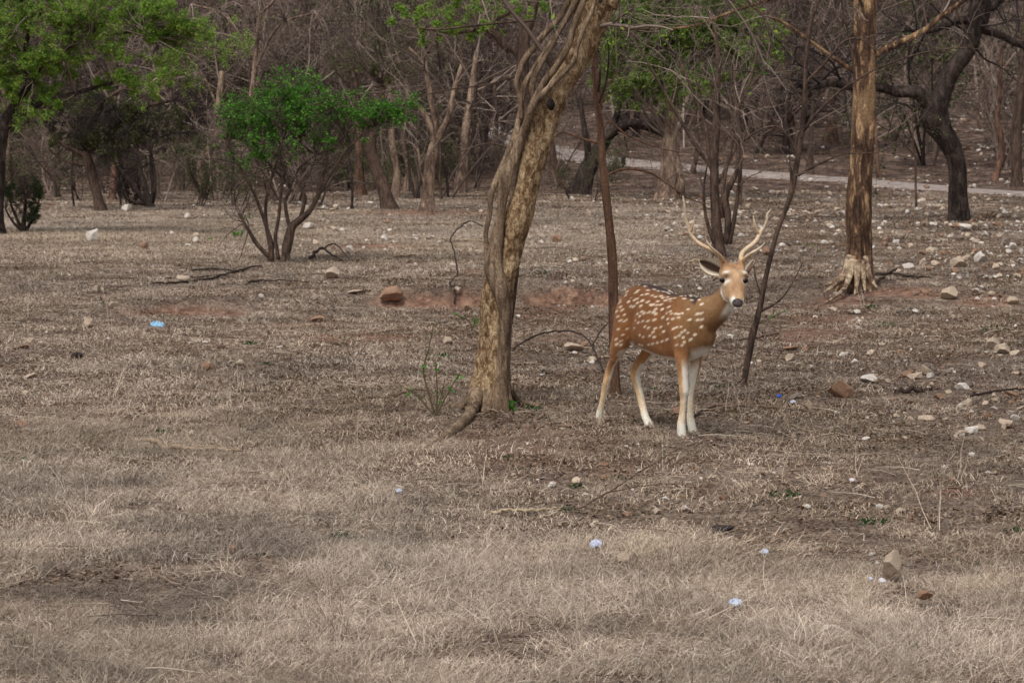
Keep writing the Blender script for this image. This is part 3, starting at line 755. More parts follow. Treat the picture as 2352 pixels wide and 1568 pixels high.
make_tree('buttressed_tree', 'grey mottled tree with a broad buttressed foot beside the track', [(1530, 458, 52), (1532, 430, 44), (1536, 390, 38), (1538, 340, 34), (1540, 290, 32), (1544, 230, 30), (1548, 170, 24), (1556, 90, 18), (1560, 0, 12)],
    [[(1556, 440, 34), (1562, 415, 26), (1556, 380, 20), (1546, 340, 14)], [(1545, 220, 12), (1590, 150, 9), (1650, 90, 6)]], 'bark_grey', sides=14, rings=40, flare=1.25,
    crown=dict(fill=[(1520, 60, 150, 90, 75), (1640, 110, 130, 90, 66), (1430, 120, 90, 80, 33), (1730, 90, 80, 80, 27), (1560, 190, 150, 50, 30), (1560, -80, 240, 80, 36)], levels=[(7, .5, .8), (5, .55, .8)], maxl=1.1, trop=-0.02, leaf=(20, 0.05, np.concatenate([GREEN, GREEN, OLIVE]), 0.4), leafy=0.75, clump=0.4))

# plainer trunks of the wood behind: foot x, y, top x, y, width, bark, label
MID = [(103, 446, 112, 300, 12, 'bark_grey', 'thin pale trunk left of the thorny tree', 0), (258, 460, 262, 290, 18, 'bark_red', 'orange-barked trunk just behind the thorny tree', 0),
       (170, 476, 177, 300, 5, 'bark_dark', 'pencil-thin dark sapling left of the thorny trunk', 1), (277, 474, 281, 330, 4.5, 'bark_dark', 'pencil-thin dark sapling between thorny trunk and sprawling bush', 1),
       (830, 450, 822, 250, 23, 'bark_red', 'straight reddish trunk left of the curved dark tree', 0), (808, 482, 798, 320, 6.5, 'bark_dark', 'thin dark sapling beside the reddish trunk', 1),
       (906, 456, 898, 280, 20, 'bark_grey', 'grey trunk right behind the curved dark tree', 0), (932, 440, 934, 270, 16, 'bark_grey', 'slim grey trunk between the curved and the forked tree', 0), (1013, 458, 1008, 300, 7, 'bark_stem', 'sapling touching the right of the forked tree', 1),
       (1058, 444, 1082, 220, 26, 'bark_grey', 'grey-brown trunk right of the forked tree leaning slightly right', 0), (1100, 378, 1104, 240, 14, 'bark_red', 'small trunk far behind, left of the leaning tree', 0), (1273, 400, 1266, 260, 20, 'bark_red', 'reddish trunk just right of the leaning tree', 0),
       (1432, 300, 1414, 110, 34, 'bark_dark', 'dark double trunk above the arching tree', 0), (1462, 318, 1458, 150, 18, 'bark_dark', 'dark trunk behind the top of the arch', 0), (1698, 474, 1690, 250, 12, 'bark_grey', 'slim grey trunk right of the many-stemmed tree', 0),
       (1818, 330, 1808, 200, 12, 'bark_red', 'small orange trunk on the slope left of the pale-barked tree', 0), (2020, 410, 2012, 300, 12, 'bark_red', 'small reddish trunk on the slope right of the pale-barked tree', 0),
       (2284, 416, 2296, 200, 18, 'bark_red', 'reddish trunk on the slope right of the gnarled tree', 0), (2336, 430, 2350, 120, 26, 'bark_stem', 'brown trunk near the right edge beyond the gnarled tree', 0), (2250, 300, 2262, 90, 9, 'bark_grey', 'pale thin trunk high on the slope above the gnarled tree', 0),
       (690, 430, 704, 260, 20, 'bark_dark', 'dark trunk seen through the green shrub', 0), (580, 420, 590, 260, 13, 'bark_stem', 'brown trunk left behind the green shrub', 0), (770, 430, 778, 270, 14, 'bark_stem', 'brown trunk right behind the green shrub', 0), (400, 424, 396, 250, 14, 'bark_stem', 'brown trunk between sprawling bush and crooked pale tree', 0),
       (20, 430, 10, 260, 16, 'bark_grey', 'grey trunk behind the left edge bush', 0), (1150, 420, 1140, 250, 14, 'bark_stem', 'brown trunk close left behind the leaning tree', 0), (2105, 480, 2098, 330, 6, 'bark_stem', 'thin sapling between pale-barked and gnarled tree', 1), (1590, 400, 1600, 200, 12, 'bark_stem', 'slim brown trunk right of the buttressed tree', 0)]
for (x0, y0, x1, y1, w, bk, lb, sap) in MID:
    a, b = rng.normal(0, 6, 2)
    cr = dict(bare=(4, 0.5, 0.5), levels=[(4, .5, .7), (3, .5, .7)]) if sap else dict(bare=(9, 1.5, 0.55), levels=[(6, .5, .75), (5, .5, .75)], trop=rng.choice([-0.03, 0.0]))
    if not sap and rng.random() < 0.35: cr.update(leaf=(2, 0.05, OLIVE), leafy=0.35)
    xt = x1 + (x1 - x0) * 0.5
    make_tree('sapling' if sap else 'woodland_tree', lb, [(x0, y0, w), (x0 * .67 + x1 * .33 + a, y0 * .67 + y1 * .33, w * .86), (x0 * .33 + x1 * .67 + b, y0 * .33 + y1 * .67, w * .78), (x1, y1, w * .66), (xt, y1 - (y0 - y1) * 0.45, w * .35)],
              (), bk, sides=9, rings=22, flare=1.35, crown=cr, twig=TWIG if rng.random() < .6 else TWIGD, cat='sapling' if sap else 'tree')
# bare drooping crown at the top left
make_tree('drooping_tree', 'bare tree with long drooping mauve twigs at the top, left of the green shrub', [(560, 446, 16), (566, 380, 14), (572, 300, 13), (580, 200, 12), (590, 100, 10), (600, 0, 8)],
    [[(585, 160, 8), (640, 60, 6), (720, 30, 4)], [(585, 140, 8), (520, 40, 6), (440, 10, 4)], [(598, 30, 8), (680, -30, 6), (800, -20, 4)]], 'bark_grey', sides=9, rings=26, flare=1.3,
    crown=dict(fill=[(560, 40, 150, 60, 50), (700, 60, 130, 60, 34), (470, 70, 80, 50, 14)], levels=[(7, .5, .5), (5, .6, .5)], trop=-0.10, maxl=1.1, arch=0.3))
# stumps and a short post
for (x0, y0, y1, w, bk, lb) in [(1858, 402, 336, 20, 'bark_stem', 'dark broken stump beyond the leaning sapling, by the track'), (1908, 328, 278, 34, 'bark_red', 'reddish broken stump high on the slope left of the pale-barked tree')]:
    make_tree('tree_stump', lb, [(x0, y0, w), (x0 + 2, (y0 + y1) / 2, w * .8), (x0 + 4, y1, w * .5)], (), bk, sides=9, rings=10, flare=1.3, rough=.2, cat='stump', part='stump_wood')
pb = gp(1432, 384)
m_ = MB(); s_ = 4.5 * pb[1] / F
tube(m_, [pb + [0, 0, -.1], pb + [0, 0, .02], pb + [0, 0, .22], pb + [0, 0, .24]], [s_, s_, s_, s_ * .8], 10, lin(40, 40, 44)); o = m_.build('marker_post', MAT['twig'])
tag(o, 'short dark marker post at the edge of the pale track', 'post')
# ------------------------------------------------------------------ the spotted deer
S4 = PW / 4096.0
def from_crop(ox, oy, sc):
    return lambda X, Y: ((ox + X / sc) * S4, (oy + Y / sc) * S4)
zA = from_crop(2250, 750, 1.493)      # whole deer
zH = from_crop(2650, 780, 3.136)      # head
zL = from_crop(2250, 1350, 3.485)     # legs
zF = from_crop(2250, 1050, 3.136)     # flank
zC = from_crop(2550, 1050, 3.136)     # chest
O = gp(*zA(743, 1488)); D0 = O[1]
TH = math.radians(58)
AV = np.array([math.cos(TH), -math.sin(TH), 0]); LV = np.array([math.sin(TH), math.cos(TH), 0]); ZV = np.array([0, 0, 1.0])
KS = 0.9 * D0 / 16.2 + 0.1
def loc(s, t, z): return O + (AV * s + LV * t + ZV * z) * (D0 / 16.2)
def dep(s, t): return D0 + (-0.848 * s + 0.53 * t) * (D0 / 16.2)

def rings_mesh(mb, rings, k=24, sq=2.0):
    """closed tube through elliptical rings (centre, half axis A, half axis B)"""
    a = np.linspace(0, 2 * np.pi, k, endpoint=False); V = []
    for c, A, B in rings:
        ca, sa = np.cos(a), np.sin(a)
        e = 2.0 / sq
        V.append(c + (np.sign(ca) * np.abs(ca) ** e)[:, None] * A + (np.sign(sa) * np.abs(sa) ** e)[:, None] * B)
    n = len(rings); V = np.concatenate(V + [[rings[0][0]], [rings[-1][0]]])
    i = np.arange(n - 1)[:, None] * k; j = np.arange(k)[None]
    q = np.stack([i + j, i + (j + 1) % k, i + k + (j + 1) % k, i + k + j], -1).reshape(-1, 4)
    jj = np.arange(k); b = (n - 1) * k
    tr = np.concatenate([np.stack([np.full(k, n * k), (jj + 1) % k, jj], -1), np.stack([np.full(k, n * k + 1), b + jj, b + (jj + 1) % k], -1)])
    mb.add(V, q, tr)

def dense(rings, n):
    A = np.array([np.concatenate(r) for r in rings])
    L = smooth_line(A, n) if False else None
    # resample every column with Catmull-Rom over the ring index
    m = len(A); q = np.concatenate([[2 * A[0] - A[1]], A, [2 * A[-1] - A[-2]]]); out = []
    for s in np.linspace(0, m - 1, n):
        i = min(int(s), m - 2); t = s - i; a, b, c, e = q[i], q[i + 1], q[i + 2], q[i + 3]
        out.append(0.5 * (2 * b + (c - a) * t + (2 * a - 5 * b + 4 * c - e) * t * t + (3 * b - a - 3 * c + e) * t ** 3))
    return [(r[:3], r[3:6], r[6:9]) for r in out]

KD = D0 / 16.2
body = MB()
# trunk
tr_ = []
for (s, zc, hz, w) in [(-.615, .71, .035, .03), (-.595, .69, .085, .060), (-.555, .672, .130, .086), (-.495, .657, .165, .108), (-.415, .648, .184, .120), (-.32, .634, .190, .128), (-.20, .615, .190, .135),
                       (-.09, .606, .187, .130), (.02, .613, .187, .114), (.09, .616, .163, .100), (.145, .612, .135, .084), (.185, .606, .095, .062), (.21, .60, .05, .035)]:
    tr_.append((loc(s, 0, zc), LV * w * KD, ZV * hz * KD))
rings_mesh(body, dense(tr_, 44), 32, 2.25)
# neck
nk = [(loc(.02, 0, .645), (.075, .14)), (loc(.106, .008, .672), (.076, .120)), (loc(.188, .027, .710), (.073, .097)), (loc(.260, .046, .758), (.067, .077)), (loc(.313, .058, .822), (.058, .064)), (loc(.347, .068, .885), (.052, .058)), (loc(.365, .074, .94), (.045, .050))]
rr = []
for i, (c, (wl_, wh)) in enumerate(nk):
    T = nrm(nk[min(i + 1, len(nk) - 1)][0] - nk[max(i - 1, 0)][0]); A = nrm(LV - T * T.dot(LV)); B = np.cross(T, A)
    rr.append((c, A * wl_ * KD, B * wh * KD))
rings_mesh(body, dense(rr, 22), 24)
# head: from poll to nose
LH = nrm(np.array([.98, .20, 0])); H0 = at(*zH(866, 915), D0 - .255 * KD); H1 = at(*zH(945, 1368), D0 - .405 * KD); HM = nrm(H1 - H0); HN = nrm(np.cross(LH, HM)); HLEN = np.linalg.norm(H1 - H0)
if HN[1] > 0: HN = -HN
hr = []
for (u, w, h, off) in [(-.16, .036, .026, -.034), (-.08, .056, .038, -.028), (.02, .067, .048, -.018), (.14, .073, .056, -.008), (.26, .079, .061, 0), (.36, .079, .057, -.002), (.48, .070, .053, -.004), (.62, .057, .046, -.006), (.76, .045, .039, -.006), (.88, .040, .035, -.004), (.96, .035, .031, -.003), (1.02, .027, .024, -.002), (1.05, .014, .012, 0)]:
    hr.append((H0 + HM * HLEN * u + HN * off * KD, LH * w * KD, HN * h * KD))
rings_mesh(body, dense(hr, 34), 28, 2.3)
def ball(mb, c, A, B, C, n=9, k=14):
    rg = []
    for i in range(n):
        f = -math.pi / 2 + math.pi * (i + 0.5) / n
        rg.append((c + C * math.sin(f), A * math.cos(f), B * math.cos(f)))
    rings_mesh(mb, rg, k)
# brow ridges, cheeks, pedicles
for sg in (-1, 1):
    ball(body, H0 + HM * HLEN * .30 + LH * sg * .055 * KD + HN * .030 * KD, LH * .023 * KD, HN * .022 * KD, HM * .032 * KD)
    ball(body, H0 + HM * HLEN * .50 + LH * sg * .042 * KD - HN * .026 * KD, LH * .028 * KD, HN * .036 * KD, HM * .075 * KD)
PR0 = at(*zH(768, 838), D0 - .285 * KD); PL0 = at(*zH(995, 832), D0 - .265 * KD)
for pd, sg in ((PR0, -1), (PL0, 1)):
    b0 = H0 + HM * HLEN * .12 + LH * sg * .045 * KD + HN * .015 * KD
    t_ = nrm(pd - b0); A = nrm(np.cross(t_, HM)); B = np.cross(t_, A)
    rings_mesh(body, dense([(b0 - t_ * .02, A * .024, B * .024), (b0, A * .024, B * .026), ((b0 + pd) / 2, A * .0205, B * .021), (pd, A * .019, B * .019), (pd + t_ * .004, A * .01, B * .01)], 12), 14)
# tail
tl_ = [(loc(-.59, 0, .765), .022), (loc(-.622, 0, .73), .026), (loc(-.64, 0, .65), .028), (loc(-.64, 0, .57), .024), (loc(-.635, 0, .50), .010)]
rings_mesh(body, dense([(c, AV * r * .8 * KD, LV * r * KD) for c, r in tl_], 12), 12)
# upper limbs
def limb(pts, n=16, k=18):
    rings_mesh(body, dense([(loc(s, t, z), AV * hs_ * KD, LV * ht * KD) for (s, t, z, hs_, ht) in pts], n), k)
limb([(-.50, -.055, .765, .05, .025), (-.50, -.066, .71, .09, .048), (-.495, -.078, .62, .100, .054), (-.505, -.086, .54, .090, .050), (-.54, -.088, .475, .074, .042), (-.59, -.087, .425, .046, .029), (-.615, -.085, .38, .028, .018)])
limb([(-.48, .055, .765, .05, .025), (-.475, .066, .71, .09, .048), (-.46, .076, .62, .100, .054), (-.455, .080, .54, .092, .048), (-.47, .078, .475, .072, .042), (-.505, .075, .42, .048, .030), (-.545, .072, .37, .028, .018)])
limb([(-.03, -.070, .76, .05, .025), (.0, -.084, .70, .085, .042), (.035, -.092, .62, .09, .046), (.06, -.092, .55, .072, .044), (.07, -.090, .49, .054, .038), (.075, -.088, .44, .042, .032)])
limb([(-.05, .070, .76, .05, .025), (-.03, .084, .70, .085, .042), (-.02, .090, .62, .09, .046), (-.025, .088, .55, .068, .042), (-.035, .086, .48, .05, .036), (-.04, .084, .43, .042, .030)])
# lower limbs from the photograph's outlines: y, left x, right x, s, t
def leg(rows, dr=1.15, k=16):
    rg = []; bot = []
    for (y, xl, xr, s, t) in rows:
        d = dep(s, t); c = at(*zL((xl + xr) / 2, y), d); hw = 0.5 * (xr - xl) / 3.485 * S4 * d / F
        rg.append((c, np.array([hw, 0, 0]), np.array([0, hw * dr, 0])))
    g = float(gz(rg[-1][0][0], rg[-1][0][1])) + 0.012
    # set the foot exactly on the ground, spreading the small shift over the leg
    dz = g - rg[-1][0][2]; n = len(rg)
    rg = [(c + ZV * dz * (i / (n - 1)), A, B) for i, (c, A, B) in enumerate(rg)]
    rings_mesh(body, dense(rg, n * 4), k)
    return rg[-1][0], rg[-2][0]
FEET = []
FEET.append(leg([(190, 690, 890, -.57, -.085), (260, 668, 835, -.60, -.085), (330, 642, 785, -.64, -.085), (400, 614, 740, -.675, -.082), (470, 596, 716, -.70, -.08), (540, 580, 700, -.715, -.078), (590, 572, 688, -.715, -.077), (650, 560, 666, -.717, -.075), (720, 549, 648, -.725, -.074),
                 (850, 530, 620, -.745, -.072), (980, 504, 590, -.765, -.07), (1070, 478, 570, -.778, -.07), (1130, 462, 562, -.786, -.07), (1190, 460, 556, -.79, -.07), (1225, 462, 552, -.79, -.07)]))
FEET.append(leg([(190, 1085, 1260, -.50, .078), (260, 1050, 1210, -.535, .076), (330, 1010, 1175, -.57, .074), (400, 970, 1142, -.60, .07), (470, 945, 1112, -.625, .066), (540, 940, 1086, -.634, .062), (590, 950, 1084, -.632, .06), (650, 970, 1094, -.625, .06), (720, 993, 1108, -.61, .06),
                 (850, 1030, 1140, -.575, .06), (980, 1062, 1166, -.54, .06), (1080, 1084, 1190, -.51, .06), (1150, 1098, 1215, -.495, .06), (1220, 1124, 1250, -.482, .06), (1275, 1140, 1272, -.477, .06)]))
FEET.append(leg([(210, 1560, 1768, .072, -.088), (280, 1570, 1762, .078, -.086), (360, 1582, 1757, .084, -.083), (450, 1596, 1755, .088, -.08), (550, 1606, 1757, .09, -.078), (650, 1614, 1760, .091, -.076), (730, 1620, 1764, .091, -.075), (790, 1626, 1762, .09, -.075), (850, 1635, 1744, .086, -.075),
                 (950, 1634, 1728, .08, -.075), (1060, 1628, 1718, .074, -.075), (1150, 1614, 1716, .07, -.075), (1230, 1598, 1714, .067, -.075), (1320, 1594, 1720, .065, -.075), (1430, 1602, 1728, .065, -.075)]))
FEET.append(leg([(230, 1775, 1958, -.04, .085), (320, 1770, 1945, -.043, .082), (400, 1766, 1930, -.046, .08), (500, 1762, 1908, -.05, .077), (600, 1764, 1882, -.054, .074), (690, 1770, 1858, -.056, .072), (750, 1768, 1845, -.056, .07), (800, 1758, 1840, -.058, .071), (880, 1744, 1832, -.06, .073),
                 (980, 1736, 1832, -.062, .075), (1080, 1732, 1832, -.064, .075), (1160, 1728, 1838, -.065, .075), (1230, 1734, 1852, -.065, .075), (1310, 1748, 1868, -.065, .075), (1375, 1762, 1882, -.065, .075)]))

tmp = bpy.data.objects.new('body_tmp', body.mesh('body_tmp')); COL.objects.link(tmp)
rm = tmp.modifiers.new('r', 'REMESH'); rm.mode = 'VOXEL'; rm.voxel_size = 0.0055; rm.adaptivity = 0.0
dg = bpy.context.evaluated_depsgraph_get()
bm_ = bpy.data.meshes.new_from_object(tmp.evaluated_get(dg)); bpy.data.objects.remove(tmp)
nV = len(bm_.vertices); co = np.zeros(nV * 3, np.float32); bm_.vertices.foreach_get('co', co); co = co.reshape(-1, 3).astype(float)
ed = np.zeros(len(bm_.edges) * 2, np.int32); bm_.edges.foreach_get('vertices', ed); ed = ed.reshape(-1, 2)
deg = np.bincount(ed.ravel(), minlength=nV)[:, None]
def lap(v):
    s = np.zeros_like(v)
    for c in range(v.shape[1]):
        s[:, c] = np.bincount(ed[:, 0], v[ed[:, 1], c], nV) + np.bincount(ed[:, 1], v[ed[:, 0], c], nV)
    return s / np.maximum(deg, 1)
relh = (co[:, 2] - O[2]) / KD
wsm = np.where(relh > 0.42, 0.6, 0.45)[:, None]
hq = co - H0; hax = hq @ HM; onhead = (hax > -0.05) & (np.linalg.norm(hq - hax[:, None] * HM, axis=1) < .105) & (relh > .72)
for it in range(26):
    keep = (onhead[:, None] | (relh[:, None] < 0.27)) & (it > 4)
    co = np.where(keep, co, co + wsm * (lap(co) - co))
    if it % 2 == 1: co = np.where(keep, co, co - 0.55 * (lap(co) - co))
# muscle relief over the flank
lc = (co - O) / KD; ss = lc @ AV; tt = lc @ LV; zz = lc[:, 2]
bm_.vertices.foreach_set('co', co.astype(np.float32).ravel()); bm_.update()
no = np.zeros(nV * 3, np.float32); bm_.vertices.foreach_get('normal', no); no = no.reshape(-1, 3).astype(float)
rel = 0.006 * (vnoise(ss * 1.0, zz + np.sign(tt) * 3, 0.16, 31) - 0.5) * 2
rel = rel - 0.010 * np.exp(-(((ss + .40 - (zz - .6) * .5) / .03) ** 2)) * sstep(.44, .5, zz) * (1 - sstep(.66, .74, zz))       # fold in front of the thigh
rel = rel - 0.007 * np.exp(-(((ss + .10) / .03) ** 2)) * sstep(.44, .52, zz) * (1 - sstep(.68, .76, zz))                    # behind the shoulder
msk = (zz > .42) & (ss < .15) & (~onhead)
co = co + no * (rel * msk)[:, None] * KD
bm_.vertices.foreach_set('co', co.astype(np.float32).ravel()); bm_.update()
bm_.vertices.foreach_get('normal', no_ := np.zeros(nV * 3, np.float32)); no = no_.reshape(-1, 3).astype(float)
ns, nt_, nz = no @ AV, no @ LV, no[:, 2]

# coat colours
COAT = lin(142, 94, 56); COATD = lin(114, 74, 46); COATL = lin(170, 122, 80); NECK = lin(146, 112, 78); FACE = lin(184, 150, 116); CREAM = lin(244, 236, 222); TAN = lin(202, 162, 116); DARK = lin(44, 34, 36); WHITE = lin(246, 240, 228)
def blend(c, k, f):
    f = np.clip(f, 0, 1)[:, None]
    return c * (1 - f) + np.asarray(k)[None] * f
n1 = fbm(ss * 1.0 + tt, zz, 0.09, 41); n2 = vnoise(ss + tt * .7, zz, 0.012, 43)
C = np.tile(COAT, (nV, 1))
C = blend(C, COATD, sstep(.66, .80, zz) * .7)
C = blend(C, COATL, (1 - sstep(.44, .56, zz)) * .7)
C = blend(C, COATL, sstep(-.02, .12, ss) * .35)
neckm = sstep(.02, .20, ss + (zz - .62) * .35)
C = blend(C, NECK, neckm * .95)
C = blend(C, lin(118, 84, 52), neckm * sstep(.0, .6, ns) * (1 - sstep(.62, .74, zz)) * .8)      # darker breast
# throat patch
th = sstep(.15, .55, ns - .35 * nz) * sstep(.67, .74, zz) * (1 - sstep(.90, .94, zz)) * (ss > .17) * (~onhead)
C = blend(C, CREAM, th * sstep(-.22, .12, no[:, 0]) * sstep(.30, .5, n1 + .25))
# dorsal stripe
dor = sstep(.035, .012, np.abs(tt)) if False else 1 - sstep(.030, .056, np.abs(tt))
dor = dor * (nz > .2) * (zz > .70) * (ss < .14)
C = blend(C, DARK, dor * .9)
# belly, brisket
bel = sstep(.62, .85, -nz) * (1 - sstep(.485, .52, zz)) * (zz > .38)
C = blend(C, CREAM, bel)
C = blend(C, CREAM, sstep(.40, .85, -nz) * (ss > .05) * (zz < .53) * (zz > .40) * .9)
# legs
out = np.where(tt < 0, -nt_, nt_)
lg = 1 - sstep(.36, .47, zz)
hind = ss < -.3
lf_ = blend(np.tile(TAN, (nV, 1)), lin(158, 112, 70), sstep(.28, .42, zz) * .9)
nx = no[:, 0]; rt_ = tt < .01
inner = np.where(hind, np.where(rt_, sstep(.2, .5, nx), sstep(-.15, .2, nx)), np.where(rt_, sstep(-.5, .05, nx), 1 - sstep(.45, .8, nx)))
lf_ = blend(lf_, CREAM, inner * .9)
lf_ = blend(lf_, lin(232, 208, 172), (1 - sstep(.10, .34, zz)) * .7)
lf_ = blend(lf_, CREAM, (1 - sstep(.03, .16, zz)) * .9)
C = C * (1 - lg[:, None]) + lf_ * lg[:, None]
th2 = hind * sstep(.30, .40, zz) * (1 - sstep(.44, .50, zz)) * sstep(.45, .75, nx)
C = blend(C, CREAM, th2)
# tail and rump
C = blend(C, CREAM, (ss < -.64) * (1 - sstep(.56, .66, zz)) * (zz > .42))
# head
hu = ((co - H0) @ HM) / HLEN; hl = ((co - H0) @ LH) / KD; hn = ((co - H0) @ HN) / KD
hd = onhead | ((np.hypot(hl, hn) < .10) & (hu > -.35) & (hu < .2) & (relh > .93))
Hc = np.tile(FACE, (nV, 1))
Hc = blend(Hc, lin(168, 124, 84), 1 - sstep(-.1, .22, hu))
Hc = blend(Hc, lin(128, 92, 62), np.exp(-((hl / .02) ** 2)) * np.exp(-(((hu - .12) / .14) ** 2)) * .7)
Hc = blend(Hc, lin(224, 190, 150), np.exp(-((hl / .018) ** 2)) * np.exp(-(((hu - .36) / .09) ** 2)) * .7)
Hc = blend(Hc, lin(160, 116, 76), np.exp(-(((np.abs(hl) - .026) / .012) ** 2)) * np.exp(-(((hu - .66) / .12) ** 2)) * .55)
for sg in (-1, 1):
    Hc = blend(Hc, WHITE, np.exp(-(((hl - sg * .050) / .016) ** 2 + ((hu - .262) / .035) ** 2)) * 1.0 * (hn > 0))
    Hc = blend(Hc, WHITE, np.exp(-(((hl - sg * .055) / .016) ** 2 + ((hu - .48) / .05) ** 2)) * .9)
Hc = blend(Hc, lin(70, 46, 34), np.exp(-(((np.abs(hl) - .057) / .022) ** 2 + ((hu - .365) / .062) ** 2)) * .9)
Hc = blend(Hc, CREAM, (1 - sstep(-.045, -.015, hn)) * sstep(.25, .45, hu))
Hc = blend(Hc, WHITE, sstep(.80, .92, hu) * sstep(.018, .03, np.abs(hl)) * .9)
Hc = blend(Hc, WHITE, sstep(.93, 1.0, hu) * (hn < .0) * .9)
Hc = blend(Hc, lin(120, 88, 60), (1 - sstep(-.05, -.02, hn)) * (1 - sstep(.2, .4, hu)) * .6)
C = np.where(hd[:, None], Hc, C)
# spots: picture positions carried onto the right flank, then mirrored to the left
SPF = [(970, 262), (1040, 285), (1158, 322), (1207, 342), (1265, 352), (1330, 362), (1437, 372), (800, 355), (790, 393), (933, 362), (1000, 395), (1065, 380), (1083, 333), (960, 335), (705, 455), (855, 432), (935, 438), (900, 460), (818, 485), (710, 495), (993, 470), (930, 502), (1063, 487), (1128, 402), (1167, 420), (1230, 412), (1258, 432), (1320, 420), (1197, 472), (1295, 460), (1360, 440), (1410, 432),
       (720, 543), (848, 543), (880, 540), (970, 540), (1100, 515), (1130, 518), (1180, 522), (1230, 515), (1333, 540), (1355, 470), (738, 592), (668, 603), (985, 605), (1010, 628), (1075, 617), (1130, 612), (1157, 638), (1240, 580), (1165, 570), (1350, 603), (1297, 627), (1367, 637), (1250, 680), (760, 652), (885, 620), (930, 633), (957, 665), (683, 673), (717, 715), (787, 712), (747, 738), (890, 690), (905, 720), (865, 720),
       (940, 752), (993, 735), (1057, 735), (1143, 712), (1300, 712), (1380, 695), (690, 825), (830, 797), (780, 845), (745, 903), (893, 822), (1023, 793), (1068, 820), (1150, 832), (1220, 797), (1315, 758), (1122, 870), (1255, 860), (1205, 903), (957, 907), (1007, 935), (1085, 915), (1140, 928), (660, 955), (720, 990), (785, 965), (830, 1003), (675, 1030), (730, 1045), (1235, 985), (1180, 1010), (1300, 965)]
SPC = [(555, 410), (607, 403), (680, 395), (753, 408), (603, 437), (690, 460), (785, 455), (797, 510), (640, 575), (745, 637), (793, 632), (487, 628), (520, 633), (560, 630), (525, 678), (655, 708), (747, 710), (800, 712), (795, 802), (493, 800), (550, 788), (455, 815), (600, 838), (630, 875), (550, 870), (520, 905), (712, 903), (475, 940), (570, 937), (665, 970), (605, 1003), (550, 1030), (487, 1040), (700, 350), (800, 378)]
pu, pv = proj(co); vis = (no[:, 1] < 0.15) & (zz > .36) & (~onhead)
vi = np.where(vis)[0]
centers = []
for (z_, lst) in ((zF, SPF), (zC, SPC)):
    for (x, y) in lst:
        u, v = z_(x, y); d2 = (pu[vi] - u) ** 2 + (pv[vi] - v) ** 2
        near = vi[d2 < d2.min() + 9]
        k = near[np.argmin(co[near, 1])]
        centers.append((co[k], 1.0, d2.min()))
stripe = [(880, 1000), (905, 1012), (930, 1020), (965, 1028), (1000, 1035), (1040, 1030), (1085, 1022), (1130, 1012)]
for (x, y) in stripe:
    u, v = zF(x, y); d2 = (pu[vi] - u) ** 2 + (pv[vi] - v) ** 2; centers.append((co[vi[d2.argmin()]], 1.3, d2.min()))
spot = np.zeros(nV)
wob = 0.25 * (vnoise(ss + tt * .5, zz, 0.010, 51) - 0.5)
for (c, k, dm) in centers:
    if dm > 60: continue
    l = (c - O) / KD; cs, ct, cz = l @ AV, l @ LV, l[2]
    flat = 1.0
    for sg in ((1, -1)):
        ds = ss - cs; dt = tt - ct * sg; dz = zz - cz; dv = np.sqrt(dt * dt + dz * dz)
        a_ = 0.0185 * k * (0.85 + 0.3 * ((cs * 91.7 + cz * 57.3) % 1)); b_ = 0.0060 * (0.85 + 0.4 * ((cs * 37.7 + cz * 71.3) % 1))
        tilt = 0.22
        al = ds * .945 + dz * .327; pe = dz * .945 - ds * .327
        q = (al / a_) ** 2 + (pe * pe + dt * dt * .8) / (b_ * b_)
        spot = np.maximum(spot, np.clip((1.4 - q * (1 + 1.6 * wob)) * 1.6, 0, 1) * (.80 + .2 * ((cs * 53.1 + cz * 17.9) % 1)))
C = blend(C, lin(236, 218, 192), spot * .95)
C = C * (0.86 + 0.28 * n2)[:, None] * (0.93 + 0.14 * n1)[:, None]
ca = bm_.color_attributes.new('col', 'FLOAT_COLOR', 'POINT')
cc = np.ones((nV, 4), np.float32); C = C * 1.1; cc[:, :3] = np.clip(C, 0, .92); ca.data.foreach_set('color', cc.ravel())
bm_.polygons.foreach_set('use_smooth', np.ones(len(bm_.polygons), bool))
bm_.materials.clear()
def fur_mat():
    m, nt, b = new_mat('fur')
    c = attr(nt, 'col').outputs['Color']
    h = noise(nt, coords(nt, (1, 1, 1)), 260, 3, 0.7)
    r = ramp(nt, [(0.3, (.8,) * 3), (0.7, (1.18,) * 3)], h)
    c = mix(nt, c, r.outputs[0], 1.0, 'MULTIPLY')
    nt.links.new(c, b.inputs['Base Color']); b.inputs['Roughness'].default_value = 0.75; b.inputs['Specular IOR Level'].default_value = 0.15
    b.inputs['Sheen Weight'].default_value = 0.15; b.inputs['Sheen Roughness'].default_value = 0.5
    bump(nt, b, h, 0.35, 0.004)
fur_mat()
vcol_mat('antler', 0.5, 0.35, 0, 0, 60, 0.25, 0.002)
vcol_mat('eye', 0.18, 0.3)
vcol_mat('nose', 0.42, 0.4, 0, 0, 150, 0.3, 0.001)
deer = empty('spotted_deer', O)
tag(deer, 'spotted deer stag with antlers standing among the trees and looking out', 'deer')
link('body', bm_, MAT['fur'], deer)
